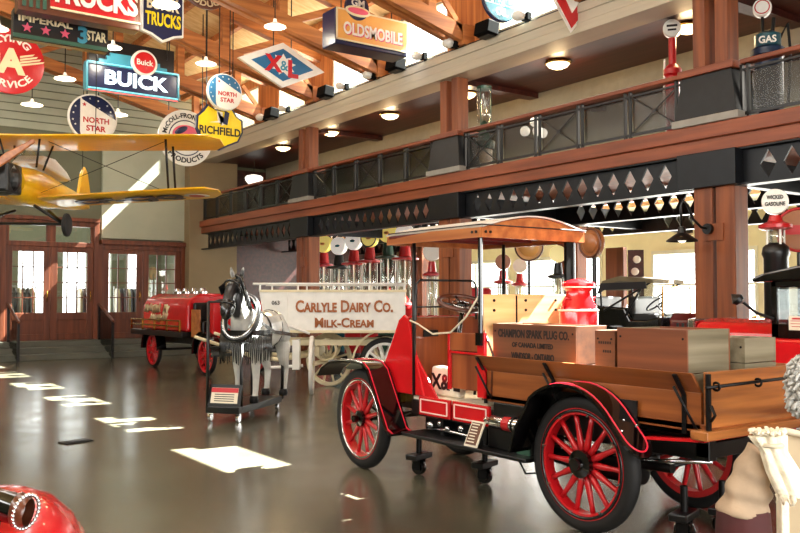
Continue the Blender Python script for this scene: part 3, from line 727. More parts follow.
bk = thing('wooden_box', 'pale box under the red milk can in the truck bed', 'box', (5.24, 4.86, .84))
MB().box((0, 0, .14), (.40, .40, .28)).build('box_body', 'pine', bk, bevel=.006)
MB().box((0, 0, .285), (.42, .42, .02)).build('lid', 'pine', bk, bevel=.004)
mc = thing('milk_can', 'red milk can with pale bands standing in the truck bed', 'milk can', (5.22, 4.86, 1.135))
MB().lathe([(.15, 0), (.16, .01), (.16, .35), (.15, .37)], n=32).build('body', 'truck_red', mc, smooth='auto')
MB().lathe([(.152, .36), (.145, .40), (.105, .47), (.10, .52), (.12, .55)], n=32).build('neck', 'truck_red', mc, smooth='auto')
MB().lathe([(.13, .545), (.135, .56), (.135, .585), (.11, .60), (.04, .62), (0, .625)], n=32).build('lid', 'truck_red', mc, smooth='auto')
MB().torus((0, 0, .365), (0, 0, 1), .158, .009, 32, 8).build('rim_band', 'sign_white', mc, smooth=True)
MB().torus((0, 0, .555), (0, 0, 1), .128, .008, 32, 8).build('lid_band', 'sign_white', mc, smooth=True)
for s in (-1, 1): MB().tube([(s*.10, -.02, .45), (s*.17, -.02, .47), (s*.18, 0, .43), (s*.15, .02, .38)], .009, 8).build('handle', 'truck_red', mc, smooth=True)
# ================================================================== OTHER VEHICLES AND THE HORSE
CAMROT = -YAW
# ---------------- white dairy wagon, broadside to us
p = gd(330, 394, 14.5); DW = thing('dairy_wagon', 'white horse-drawn dairy wagon lettered in orange-brown', 'wagon', (p.x, p.y, 0), CAMROT)
ox = 0
mat('wagon_white', (236, 234, 228), .45, var=.05); mat('wagon_text', (160, 88, 36), .5, var=.05); mat('wagon_cream', (230, 216, 178), .45, var=.06)
side = [(-1.22, 1.74), (1.28, 1.74), (1.28, 1.02), (-.72, 1.02), (-1.14, 1.28)]
MB().prism(side, (0, 0, 0), (1, 0, 0), (0, 0, 1), (0, .04, 0)).build('side_board', 'wagon_white', DW, bevel=.01)
MB().prism(side, (0, 1.36, 0), (1, 0, 0), (0, 0, 1), (0, .04, 0)).build('side_board', 'wagon_white', DW, bevel=.01)
MB().b2((1.24, .04, 1.02), (1.28, 1.36, 1.74)).build('end_board', 'wagon_white', DW)
MB().prism([(-.72, 1.02), (-1.14, 1.28), (-1.22, 1.74), (-1.18, 1.74), (-1.1, 1.3), (-.68, 1.06)], (0, .04, 0), (1, 0, 0), (0, 0, 1), (0, 1.32, 0)).build('dash_board', 'wagon_white', DW)
MB().b2((-.75, .02, 1.0), (1.28, 1.38, 1.05)).build('floor_board', 'wagon_cream', DW)
for x in (-.74, -.28, .18, .64, 1.1): MB().b2((x-.012, -.012, 1.05), (x+.012, 0, 1.72)).build('batten', 'wagon_white', DW)
for z in (1.03, 1.72): MB().b2((-1.2 if z > 1.5 else -.72, -.02, z-.02), (1.3, .0, z+.02)).build('edge_rail', 'wagon_cream', DW)
MB().tube([(-1.32, 0, 1.84), (1.3, 0, 1.84)], .02, 8).tube([(-1.32, 1.38, 1.84), (1.3, 1.38, 1.84)], .02, 8).build('top_rail', 'wagon_white', DW, smooth=True)
for x in (-1.2, -.55, .05, .66, 1.26):
    for y in (0, 1.38): MB().cyl((x, y, 1.72), (x, y, 1.86), .016, n=8).build('rail_post', 'wagon_white', DW)
text('Carlyle Dairy Co.', 'wagon_text', DW, (.24, -.014, 1.46), h=.21, wd=1.66, ext=.006, caps=True, bold=.03)
text('Milk-Cream', 'wagon_text', DW, (.24, -.014, 1.18), h=.17, wd=1.0, caps=True, bold=.03)
text('063', 'sign_black', DW, (-.93, -.008, 1.52), h=.07, bold=.02)
def wheel_at(root, u, d, zc, R, rz, n, mr, mt, wd=.06, tire=.03, hub='wagon_cream', **k):
    q = gd(u, 300, d); inv = MW[root.name].inverted(); l = inv @ V((q.x, q.y, zc)); return spoked_wheel(root, l, R, wd, n, mr, mt, hub, tire=tire, rz=rz, **k)
wheel_at(DW, 312, 14.2, .485, .485, .05, 14, 'wagon_white', 'wagon_white', spoke_r=.02)
wheel_at(DW, 329, 15.5, .485, .485, 1.1, 12, 'wagon_cream', 'wagon_cream', spoke_r=.022)
wheel_at(DW, 385, 14.75, .47, .45, PI/2, 10, 'wagon_white', 'rubber', wd=.09, tire=.09, spoke_r=.03)
wheel_at(DW, 385, 15.7, .47, .45, PI/2, 10, 'wagon_white', 'rubber', wd=.09, tire=.09, spoke_r=.03)
fe = [(.95-.58*math.cos(math.radians(a)), .12, .47+.58*math.sin(math.radians(a))) for a in range(-10, 150, 10)]
MB().strip(fe, (0, .2, 0), .03).build('mud_guard', 'wagon_cream', DW, smooth='auto')
MB().b2((-.9, .25, .78), (1.4, .33, .88)).b2((-.9, 1.05, .78), (1.4, 1.13, .88)).build('chassis_rail', 'wagon_cream', DW)
MB().b2((-.35, .1, .60), (-.2, 1.3, .76)).build('bolster', 'wagon_cream', DW)
MB().cyl((-.3, -.2, .485), (-.02, 1.2, .485), .04).build('front_axle', 'wagon_cream', DW)
MB().tube([(.93, .1, .47), (.93, 1.3, .47)], .04).build('rear_axle', 'iron', DW)
for y in (.3, 1.08):
    for x in (-.1, .93): MB().torus((x, y, .70), (0, 1, 0), .18, .025, 24, 6).build('leaf_spring', 'wagon_cream', DW)
for y, s in ((.15, -.3), (1.1, .2)): MB().tube([(-.4, y, .62), (-.9, y-.05, .55), (-1.3, y-.1, .60), (-1.75, y-.35+s, .82), (-2.1, y-.7+s, .98)], [.04, .04, .035, .03, .025], 8).build('shaft', 'wagon_cream', DW, smooth=True)
MB().tube([(-.35, .0, 1.0), (-.75, -.1, 1.15), (-.95, -.25, 1.32)], .025).build('step_iron', 'wagon_white', DW)
MB().tube([(-.45, -.1, .46), (-1.1, -.1, .42)], .025).b2((-.62, -.2, .40), (-.5, .0, .9)).build('step_plate', 'wagon_white', DW)

# ---------------- harnessed horse figure
p = gd(247, 420, 11.7); a_h = CAMROT-math.radians(16)
HC = thing('display_cart', 'low black wheeled display cart with four posts under the horse figure', 'cart', (p.x, p.y, 0), a_h)
MB().b2((-.24, -.72, .11), (.24, .62, .20)).build('deck', 'black', HC, bevel=.01)
for x in (-.2, .2):
    for y in (-.66, .56):
        MB().lathe([(.02, -.02), (.045, -.02), (.05, 0), (.045, .02), (.02, .02)], (x, y, .05), (1, 0, 0), 16).b2((x-.03, y-.02, .05), (x+.03, y+.02, .11)).build('caster', 'chrome', HC)
for x, y, h in ((-.22, -.70, 1.55), (.22, -.62, 1.0), (-.22, .6, .9), (.22, .68, 1.1)):
    MB().tube([(x, y, .15), (x, y, h)], .022, 8).build('post', 'black', HC, smooth=True)
MB().tube([(-.22, -.70, 1.55), (.02, -.70, 1.55)], .015, 8).build('post_arm', 'black', HC)
MB().tube([(.22, -.62, 1.0), (.22, .68, 1.1)], .018, 8).tube([(-.22, -.70, .95), (-.22, .6, .9)], .018, 8).build('side_rail', 'black', HC)
sg = thing('information_sign', 'white information sign with red header on the front of the display cart', 'sign', MW[HC.name] @ V((.02, -.68, .201)), a_h)
SR = Euler((-.25, 0, 0)).to_matrix()
MB().box((0, 0, .14), (.46, .02, .28), SR).build('frame', 'black', sg)
MB().box(V((0, -.012, .14)), (.38, .006, .20), SR).build('sheet', 'paper', sg)
MB().box(SR @ V((0, -.016, .065))+V((0, 0, .14)), (.38, .004, .06), SR).build('header', 'sign_red', sg)
tl = MB()
for k in range(4): tl.box(SR @ V((0, -.016, .01-k*.028))+V((0, 0, .14)), (.28, .003, .010), SR)
tl.build('text_lines', 'ink', sg)

def skin(name, verts, edges, radii, m, parent, sub=2, root=0):
    me = bpy.data.meshes.new(name); me.from_pydata(verts, edges, []); me.update()
    o = bpy.data.objects.new(name, me); COL.objects.link(o)
    o.modifiers.new('skin', 'SKIN')
    sv = me.skin_vertices
    if not sv:
        bm = bmesh.new(); bm.from_mesh(me); bm.verts.layers.skin.verify(); bm.to_mesh(me); bm.free()
    for i, r in enumerate(radii):
        d = me.skin_vertices[0].data[i]; d.radius = r if isinstance(r, tuple) else (r, r); d.use_root = (i == root)
    sb = o.modifiers.new('sub', 'SUBSURF'); sb.levels = sub; sb.render_levels = sub
    me.materials.append(M_[m]); o.parent = parent
    return o
hm = mat('horse_coat', (222, 220, 212), .35, rgb2=(170, 170, 166), scale=3, coat=.3)
def piebald(m):
    nt = m.node_tree; N = nt.nodes; L = nt.links; b = N['Principled BSDF']
    src = b.inputs['Base Color'].links[0].from_socket
    tc = N.new('ShaderNodeTexCoord'); sx = N.new('ShaderNodeSeparateXYZ'); L.new(tc.outputs['Object'], sx.inputs[0])
    nz = N.new('ShaderNodeTexNoise'); nz.inputs['Scale'].default_value = 5; L.new(tc.outputs['Object'], nz.inputs['Vector'])
    a = N.new('ShaderNodeMath'); a.operation = 'MULTIPLY_ADD'; a.inputs[1].default_value = .35; L.new(nz.outputs['Fac'], a.inputs[0]); L.new(sx.outputs['Y'], a.inputs[2])
    mr = N.new('ShaderNodeMapRange'); mr.inputs[1].default_value = -.74; mr.inputs[2].default_value = -.68; L.new(a.outputs[0], mr.inputs[0])
    mx = N.new('ShaderNodeMix'); mx.data_type = 'RGBA'; mx.inputs[6].default_value = (.012, .012, .014, 1)
    L.new(mr.outputs[0], mx.inputs[0]); L.new(src, mx.inputs[7]); L.new(mx.outputs[2], b.inputs['Base Color'])
piebald(hm)
mat('harness', (22, 21, 22), .25, var=.2, scale=20, coat=.4)
HO = thing('horse_figure', 'black and pale horse figure in black fringed harness in front of the dairy wagon', 'horse', MW[HC.name] @ V((.09, .22, .20)), a_h)
HO.scale = (.86, .86, .93)
hv = [(0, .0, 1.0), (0, -.42, 1.02), (0, -.62, 1.10), (0, -.74, 1.34), (0, -.84, 1.60), (0, -.90, 1.72), (0, -1.04, 1.58), (0, -1.16, 1.36), (0, -1.21, 1.22),
      (0, .42, 1.06), (0, .62, 1.04), (0, .74, .98),
      (-.15, -.48, .86), (-.16, -.50, .62), (-.15, -.47, .34), (-.15, -.49, .10), (-.15, -.53, .03),
      (.15, -.48, .86), (.16, -.50, .62), (.15, -.47, .34), (.15, -.49, .10), (.15, -.53, .03),
      (-.16, .56, .84), (-.17, .50, .62), (-.16, .64, .40), (-.16, .60, .12), (-.16, .56, .03),
      (.16, .56, .84), (.17, .50, .62), (.16, .64, .40), (.16, .60, .12), (.16, .56, .03)]
he = [(0, 1), (1, 2), (2, 3), (3, 4), (4, 5), (5, 6), (6, 7), (7, 8), (0, 9), (9, 10), (10, 11), (1, 12), (12, 13), (13, 14), (14, 15), (15, 16), (1, 17), (17, 18), (18, 19), (19, 20), (20, 21), (10, 22), (22, 23), (23, 24), (24, 25), (25, 26), (10, 27), (27, 28), (28, 29), (29, 30), (30, 31)]
hr = [(.29, .31), (.27, .30), (.24, .25), (.15, .20), (.12, .16), (.12, .13), (.11, .13), (.085, .09), (.07, .07), (.28, .29), (.26, .26), (.15, .15)]
for leg in range(4): hr += [.15, .085 if leg < 2 else .11, .055 if leg < 2 else .06, .045, .065]
skin('body', hv, he, hr, 'horse_coat', HO)
for s in (-1, 1):
    MB().lathe([(.0, .15), (.02, .12), (.038, .06), (.03, 0)], (s*.07, -.84, 1.80), (s*.25, .0, 1), 10, sy=.6).build('ear', 'horse_coat', HO, smooth=True)
    MB().ell((s*.115, -1.0, 1.64), (.012, .028, .024), 10, 8).build('eye', 'black_gloss', HO, smooth=True)
    MB().box((s*.145, -1.03, 1.63), (.012, .13, .13), Euler((.5, 0, s*.3)).to_matrix()).build('blinker', 'harness', HO, bevel=.01)
    for q in (0,): MB().lathe([(.07, 0), (.075, .05), (.06, .1)], (s*.15, -.53, 0), (0, 0, 1), 14).build('hoof', 'iron', HO); MB().lathe([(.07, 0), (.075, .05), (.06, .1)], (s*.16, .56, 0), (0, 0, 1), 14).build('hoof', 'iron', HO)
mn = MB()
for k in range(14): t = k/13; y = -.88+.34*t; z = 1.83-.42*t; mn.tube([(0, y, z), (.10, y-.01, z-.05), (.16, y-.03, z-.22-.05*(k % 3))], [.03, .028, .008], 6)
mn.build('mane', 'harness', HO, smooth=True)
MB().tube([(0, .86, 1.10), (0, .98, .98), (0, 1.02, .6), (0, .98, .3)], [.05, .07, .06, .01], 10).build('tail', 'harness', HO, smooth=True)
def ring(c, ax, R, sx, sy, r, name, m='harness', n=28):
    z = V(ax).normalized(); x = V((1, 0, 0)); x = (x-z*x.dot(z)).normalized(); y = z.cross(x); c = V(c)
    MB().tube([c+x*(R*sx*math.cos(2*PI*k/n))+y*(R*sy*math.sin(2*PI*k/n)) for k in range(n)], r, 8, closed=True).build(name, m, HO, smooth=True)
ring((0, -.70, 1.22), (0, -.85, .5), .31, .88, 1.15, .055, 'collar'); ring((0, -.735, 1.24), (0, -.85, .5), .30, .9, 1.15, .02, 'hame', 'chrome')
ring((0, -.15, 1.0), (0, 1, 0), .275, .95, 1.05, .022, 'girth'); ring((0, .3, 1.04), (0, 1, 0), .262, .95, 1.05, .018, 'back_strap')
ring((0, -1.14, 1.40), (0, -.5, -.9), .105, 1, 1.05, .018, 'noseband'); ring((0, -.98, 1.64), (0, -.75, -.6), .135, 1, 1.1, .016, 'brow_band')
MB().ell((0, -1.13, 1.38), (.105, .125, .20), 18, 12, Euler((-.55, 0, 0)).to_matrix()).build('face_mask', 'harness', HO, smooth=True)
for s in (-1, 1): MB().strip([(s*.33, -.65, 1.12), (s*.34, -.2, .98), (s*.33, .5, .92), (s*.30, .85, .9)], (0, 0, .05), .014).build('trace', 'harness', HO)
br = [(.40*math.sin(math.radians(a)), -.48-.42*math.cos(math.radians(a)), .98) for a in range(-95, 96, 10)]
bc = MB().strip(br, (0, 0, .07), .02).build('breast_strap', 'harness', HO)
fr = MB()
for k in range(46):
    a = math.radians(-92+184*k/45); q = V((.405*math.sin(a), -.48-.425*math.cos(a), .98)); L = .36+.06*random.random()
    fr.tube([q, q+V((.01*math.sin(a), -.012, -L*.5)), q+V((random.uniform(-.015, .015), 0, -L))], [.011, .010, .006], 5)
tag(fr.build('fringe', 'harness', bc, smooth=True), kind='stuff')

# ---------------- small red tank truck in the distance
p = gd(205, 368, 19.2); TK = thing('tank_truck', 'small red antique tank truck with gold script by the doors', 'truck', (p.x, p.y, 0), CAMROT-math.radians(51.5))
for x in (-1.4, 1.38):
    for y in (-.62, .62): spoked_wheel(TK, V((x, y, .40)), .40, .09, 12, 'spoke_red', 'rubber', 'spoke_red', tire=.05, spoke_r=.022, rz=PI/2)
    MB().cyl((x, -.6, .4), (x, .6, .4), .03).build('axle', 'black', TK)
MB().b2((-2.1, -.45, .58), (1.7, .45, .72)).build('chassis_frame', 'black', TK, bevel=.01)
MB().prism([(-.66, .86), (.66, .86), (.66, 1.42), (.55, 1.60), (.30, 1.70), (-.30, 1.70), (-.55, 1.60), (-.66, 1.42)], (-2.0, 0, 0), (0, 1, 0), (0, 0, 1), (2.45, 0, 0)).build('tank', 'truck_red', TK, bevel=.06, seg=3)
for x in (-1.5, -1.05, -.6, -.15): MB().lathe([(.11, 0), (.11, .06), (.07, .08), (.06, .13), (0, .14)], (x, 0, 1.69)).build('filler_cap', 'chrome', TK, smooth='auto')
scr = MB(); rs = random.Random(3)
for z, x0, x1, h in ((1.36, -1.85, -.95, .11), (1.34, -.75, -.5, .12), (1.15, -1.5, -.85, .08), (1.18, -.8, -.55, .10)):
    n = int((x1-x0)/.05); pts = []
    for k in range(n+1): pts.append((x0+(x1-x0)*k/n + (.03 if k % 2 else -.02), -.668, z+(h if k % 2 else -h)*rs.uniform(.45, 1)))
    scr.tube(pts, .022, 6)
scr.build('gold_script', 'sign_cream', TK, smooth=True)
for z in (.98, 1.10): MB().tube([(-2.55, -.74, z), (.3, -.74, z)], .018, 8).build('side_rail', 'brass', TK)
for x in (-2.5, -1.8, -1.1, -.4, .28): MB().b2((x-.015, -.76, .86), (x+.015, -.72, 1.1)).build('rail_post', 'brass', TK)
MB().b2((-2.5, -.76, .74), (.45, .76, .86)).build('deck', 'black', TK, bevel=.01)
MB().b2((.55, -.60, .76), (.95, -.56, 1.35)).build('seat_side', 'canopy_wood', TK, bevel=.01)
MB().b2((.55, -.55, .78), (1.0, .55, 1.10)).b2((.5, -.55, 1.1), (.6, .55, 1.5)).build('seat', 'black', TK, bevel=.04)
MB().prism([(1.35, .76), (1.6, .76), (1.62, 1.50), (1.55, 1.55), (1.38, 1.5)], (0, -.6, 0), (1, 0, 0), (0, 0, 1), (0, 1.2, 0)).build('cowl', 'truck_red', TK, bevel=.02)
MB().prism([(1.6, .7), (2.2, .7), (2.2, 1.22), (1.62, 1.35)], (0, -.4, 0), (1, 0, 0), (0, 0, 1), (0, .8, 0)).build('hood', 'truck_red', TK, bevel=.04)
MB().tube([(1.4, -.25, 1.1), (1.15, -.25, 1.42)], .018).torus((1.13, -.25, 1.44), (.6, 0, -.75), .19, .016, 28, 6).build('steering_wheel', 'black', TK, smooth=True)
for x in (-1.4, 1.38):
    for y in (-.75, .53): MB().strip([(x-.48*math.cos(math.radians(a)), y, .42+.48*math.sin(math.radians(a))) for a in range(0, 181, 15)], (0, .22, 0), .02).build('fender', 'black_gloss', TK, smooth='auto')

# ---------------- black touring car under the balcony
p = gd(657, 340, 15.0); PL = thing('display_plinth', 'low pale plinth under the black touring car', 'plinth', (p.x, p.y, 0), CAMROT-math.radians(42))
MB().b2((-1.4, -1.0, 0), (1.9, 1.0, .18)).build('deck', 'white_wall', PL, bevel=.01); MB().b2((-1.41, -1.01, 0), (1.91, 1.01, .05)).build('skirting', 'black', PL)
TC = thing('touring_car', 'black touring car with folding top and dark red hood under the balcony', 'car', (p.x, p.y, .18), CAMROT-math.radians(42))
mat('car_maroon', (110, 34, 30), .25, var=.08, coat=.6)
for x in (-.62, 1.1):
    for y in (-.66, .66): spoked_wheel(TC, V((x, y, .42)), .42, .09, 12, 'sign_cream', 'rubber', tire=.06, spoke_r=.02, rz=PI/2)
MB().b2((-1.0, -.4, .5), (1.5, .4, .64)).build('chassis_frame', 'black', TC)
MB().prism([(-.95, .62), (.35, .62), (.35, 1.12), (.1, 1.05), (-.2, 1.05), (-.3, 1.25), (-.95, 1.3)], (0, -.6, 0), (1, 0, 0), (0, 0, 1), (0, 1.2, 0)).build('body', 'black_gloss', TC, bevel=.04, seg=3)
for x in (-.75, .02): MB().b2((x-.25, -.5, 1.0), (x+.2, .5, 1.15)).b2((x-.3, -.52, 1.1), (x-.18, .52, 1.45)).build('seat', 'black', TC, bevel=.04)
hb = MB().prism([(-.42, .64), (.42, .64), (.42, 1.05), (.30, 1.17), (-.30, 1.17), (-.42, 1.05)], (.42, 0, 0), (0, 1, 0), (0, 0, 1), (.95, 0, 0)).build('hood', 'car_maroon', TC, bevel=.03)
for k in range(8): MB().b2((.55+k*.09, -.43, .75), (.59+k*.09, -.42, 1.0)).build('louver', 'black', hb)
MB().b2((1.37, -.4, .6), (1.45, .4, 1.18)).build('radiator', 'brass', TC, bevel=.03)
mat('top_cloth', (126, 112, 84), .8, var=.1); mat('top_black', (34, 30, 34), .7, var=.1)
MB().prism([(-.80, 1.56), (-.72, 1.72), (-.4, 1.80), (.22, 1.74), (.24, 1.67), (-.4, 1.72), (-.70, 1.63)], (0, -.62, 0), (1, 0, 0), (0, 0, 1), (0, 1.24, 0)).build('top_cover', 'top_cloth', TC)
MB().prism([(-.82, 1.48), (-.74, 1.68), (.1, 1.70), (.12, 1.58), (-.68, 1.56)], (0, -.64, 0), (1, 0, 0), (0, 0, 1), (0, .03, 0)).build('top_valance', 'top_black', TC)
for a, b in (((-.75, 1.25), (-.77, 1.6)), ((-.3, 1.1), (.05, 1.66)), ((-.7, 1.2), (.2, 1.7))):
    for y in (-.6, .6): MB().tube([(a[0], y, a[1]), (b[0], y, b[1])], .018).build('top_bow', 'black', TC)
MB().b2((.36, -.55, 1.1), (.38, .55, 1.6)).build('windshield', 'screen', TC)
MB().tube([(.37, -.56, 1.1), (.37, -.56, 1.61), (.37, .56, 1.61), (.37, .56, 1.1)], .016).build('windshield_frame', 'brass', TC)
MB().tube([(.35, -.25, 1.05), (.12, -.25, 1.3)], .015).torus((.1, -.25, 1.32), (.6, 0, -.75), .18, .015, 28, 6).build('steering_wheel', 'black', TC, smooth=True)
for s in (-.52, .52): MB().lathe([(.04, 0), (.1, .06), (.11, .14), (0, .15)], (1.42, s, 1.02), (1, 0, 0)).build('headlamp', 'brass', TC, smooth='auto')
for x in (-.62, 1.1):
    for y in (-.78, .54): MB().strip([(x-.52*math.cos(math.radians(a)), y, .44+.5*math.sin(math.radians(a))) for a in range(0, 181, 12)], (0, .24, 0), .02).build('fender', 'black_gloss', TC, smooth='auto')
MB().b2((-.2, -.76, .36), (.65, -.55, .40)).build('running_board', 'black', TC)

# ---------------- red pickup with black cab, right edge
PK = thing('pickup_truck', 'red antique truck with black cab behind the flatbed, right edge of view', 'truck', (8.3, 3.9, 0))
for y in (2.4, 5.35):
    for x in (-.66, .66): spoked_wheel(PK, V((x, y-4.0, .42)), .42, .10, 12, 'spoke_red', 'rubber', tire=.08)
MB().b2((-.45, -2.4, .55), (.45, 2.0, .7)).build('chassis_frame', 'black', PK)
MB().b2((-.72, -.75, .70), (.72, .72, 1.22)).build('cab_body', 'truck_red', PK, bevel=.03, seg=3)
cbm = MB().b2((-.72, -.75, 1.22), (.72, -.68, 1.80)).b2((-.72, .62, 1.22), (.72, .70, 1.36))
for x in (-.72, .67):
    cbm.b2((x, .64, 1.22), (x+.05, .70, 1.80)).b2((x, -.70, 1.22), (x+.05, -.45, 1.80)).b2((x, -.7, 1.22), (x+.05, .7, 1.36)).b2((x, -.7, 1.70), (x+.05, .7, 1.80))
cbm.build('cab_frame', 'black_gloss', PK, bevel=.01)
MB().prism([(-.80, 1.78), (.86, 1.75), (.87, 1.79), (.74, 1.84), (.4, 1.90), (-.5, 1.90), (-.80, 1.86)], (-.78, 0, 0), (0, 1, 0), (0, 0, 1), (1.56, 0, 0)).build('cab_roof', 'black_gloss', PK, bevel=.03)
MB().b2((-.705, -.45, 1.36), (-.70, .64, 1.70)).build('door_glass', 'screen', PK)
MB().b2((-.67, .655, 1.36), (.67, .66, 1.74)).build('windshield', 'screen', PK)
MB().b2((-.5, -.6, 1.1), (.5, -.2, 1.3)).b2((-.5, -.65, 1.2), (.5, -.55, 1.6)).build('seat', 'dark_wood', PK, bevel=.04)
cd = MB().b2((-.724, .34, 1.30), (-.718, .52, 1.43)).build('door_notice', 'paper', PK)
nl = MB()
for k, (wd_, h_) in enumerate(((.16, .022), (.20, .008), (.20, .008), (.18, .008))): nl.b2((-.727, .43-wd_*.35, 1.415-k*.026-h_*.7), (-.7235, .43+wd_*.35, 1.415-k*.026))
nl.build('notice_lines', 'sign_red', cd)
MB().prism([(-.46, .72), (.46, .72), (.46, 1.22), (.36, 1.34), (.16, 1.38), (-.16, 1.38), (-.36, 1.34), (-.46, 1.22)], (0, .72, 0), (1, 0, 0), (0, 0, 1), (0, 1.05, 0)).build('hood', 'truck_red', PK, bevel=.03)
MB().b2((-.42, 1.77, .66), (.42, 1.86, 1.38)).build('radiator', 'chrome', PK, bevel=.02)
for s in (-.46, .41): MB().b2((s, .8, 1.16), (s+.05, 1.75, 1.19)).build('hood_hinge', 'chrome', PK)
for x in (-.80, .54): MB().strip([(x, 1.35-.58*math.cos(math.radians(a)), .44+.56*math.sin(math.radians(a))) for a in range(0, 181, 12)], (.26, 0, 0), .03).build('fender', 'truck_red', PK, smooth='auto')
MB().prism([(-.7, -.7), (.7, -.7), (.7, .0), (-.7, .0)], (0, -1.7, .72), (1, 0, 0), (0, 1, 0), (0, 0, .42)).build('box_bed', 'truck_red', PK, bevel=.02)
MB().tube([(-.74, .66, 1.40), (-.84, .78, 1.46), (-.92, .86, 1.56)], .014).lathe([(0, 0), (.05, .02), (.06, .06), (0, .13)], (-.93, .87, 1.55), (-.4, .5, .6), 16).build('spot_lamp', 'black', PK, smooth='auto')

# dark round-shouldered seat back light panel of the touring car top
MB().prism([(-.05, 1.40), (.22, 1.42), (.24, 1.66), (-.02, 1.66)], (0, -.63, 0), (1, 0, 0), (0, 0, 1), (0, .02, 0)).build('side_curtain', 'screen', TC)
# ================================================================== GASOLINE PUMPS
def disc(t, o, ax, r, dep, name, m, n=32):
    return MB().lathe([(0, 0), (r*.97, 0), (r, dep*.15), (r, dep*.85), (r*.97, dep), (0, dep)], o, ax, n).build(name, m, t, smooth='auto')
def pump(x, y, z0, top, body, cap, globe, label, face=None, gr=.21, group='antique pumps in the gallery', glob_txt=None, slim=1.0, twin=True, ring_m=None, emblem=None, split=(.51, .86)):
    """visible-gasoline pump: base cabinet, glass measuring cylinder, cap, lit globe on top (top = globe centre height above z0)"""
    a = math.atan2(-y, -x) - math.atan2(-1, 0)*0
    d = V((-x, -y, 0)).normalized() if face is None else V(face).normalized()
    rz = math.atan2(d.x, -d.y)                                      # local -y looks along d
    t = thing('gas_pump', label, 'gas pump', (x, y, z0), rz, group)
    H = top-gr; s = slim
    MB().lathe([(.26*s, 0), (.26*s, .06), (.20*s, .10), (.18*s, .14)], n=24).build('base', 'black', t, smooth='auto')
    MB().lathe([(.17*s, .12), (.19*s, .16), (.19*s, H*(split[0]-.07)), (.22*s, H*(split[0]-.05)), (.20*s, H*(split[0]-.02)), (.13*s, H*split[0])], n=24).build('cabinet', body, t, smooth='auto')
    g0, g1 = H*split[0], H*split[1]
    MB().lathe([(.125*s, g0), (.125*s, g1)], n=24).build('glass_cylinder', 'pump_glass', t, smooth=True)
    MB().cyl((0, 0, g0), (0, 0, g1), .025, n=8).build('gauge_tube', 'sign_cream', t)
    for k in range(4):
        q = k*PI/2+.5; MB().cyl((.145*s*math.cos(q), .145*s*math.sin(q), g0-.02), (.145*s*math.cos(q), .145*s*math.sin(q), g1+.02), .014, n=8).build('tie_rod', 'sign_white', t)
    MB().lathe([(.20*s, g1), (.26*s, g1+.02), (.26*s, g1+.06), (.12*s, g1+.10), (.09*s, max(H-.01, g1+.12))], n=24).build('cap', cap, t, smooth='auto')
    gl = disc(t, (0, -.08, top), (0, 1, 0), gr, .16, 'globe', globe)
    if ring_m: MB().torus((0, -.085, top), (0, 1, 0), gr*.93, .018, 32, 8).build('globe_ring', ring_m, gl, smooth=True)
    if emblem: MB().ell((0, -.085, top), (gr*.34, .010, gr*.16), 16, 8).build('emblem', emblem, gl, smooth=True)
    for s_, dz, wd_, m in (glob_txt or []): text(s_, m, gl, (0, -.086, top+dz), h=gr*.32, wd=wd_, bold=.03)
    MB().tube([(.19*s, 0, H*.40), (.30*s, 0, H*.42), (.32*s, -.02, H*.2), (.27*s, -.02, H*.12), (.24*s, -.02, H*.34)], .018, 8).build('hose', 'rubber', t, smooth=True)
    return t
# the row behind the dairy wagon
row = [(324, 244, 'pump_red', 'globe_yellow', 'pump_red', None, 'gas pump with red cap and yellow globe, first beside the timber column'),
       (339, 246, 'pump_teal', 'globe_white', 'black', None, 'gas pump with dark cap and white globe, second from the timber column'),
       (354, 241, 'pump_red', 'globe_white', 'pump_red', None, 'gas pump with red cap and white globe, third from the timber column'),
       (370, 238, 'pump_red', 'globe_yellow', 'pump_red', 'pump_green', 'gas pump with red cap and green-ringed yellow globe, fourth from the timber column'),
       (388, 233, 'pump_green', 'globe_yellow', 'pump_green', None, 'gas pump with dark green cap and large yellow globe, fifth from the timber column'),
       (405, 234, 'pump_red', 'globe_white', 'pump_red', None, 'gas pump with red cap just left of the truck canopy tip')]
for u, v, b, g, c, rm, lab in row:
    q = gx(u, v, 12.15); pump(q.x, q.y, 0, q.z, b, c, g, lab, face=(-1, -.45, 0), gr=.245, ring_m=rm, emblem={'globe_yellow': 'sign_orange', 'globe_white': 'sign_teal'}[g], slim=1.3)
for u, v, X, b, g, c, lab in ((432, 252, 11.3, 'pump_red', 'sign_white', 'pump_red', 'white-globed gas pump with red cap seen through the truck windshield'),
                            (503, 262, 12.6, 'pump_teal', 'globe_amber', 'pump_red', 'slim gas pump with brown striped globe right of the canopy post'),
                            (558, 254, 12.4, 'sign_white', 'globe_cream', 'black', 'white gas pump with cream globe in front of the bright windows'),
                            (520, 266, 14.0, 'sign_white', 'sign_white', 'pump_red', 'white gas pump with small red cap against the bright windows')):
    q = gx(u, v, X); pump(q.x, q.y, 0, q.z, b, c, g, lab, gr=.17 if X > 12 else .2, slim=.8)
q = gx(478, 300, 11.2)
rp_ = thing('pump_cabinet', 'squat red computing pump cabinet behind the canopy rear post', 'gas pump', (q.x, q.y, 0), math.atan2(-q.x, q.y)+.3, 'antique pumps in the gallery')
MB().b2((-.24, -.2, 0), (.24, .2, 1.80)).build('cabinet', 'pump_red', rp_, bevel=.06, seg=3)
disc(rp_, (0, -.215, 1.45), (0, 1, 0), .17, .02, 'dial', 'sign_white')
MB().b2((-.17, -.215, .5), (.17, -.2, 1.1)).build('panel', 'sign_white', rp_)
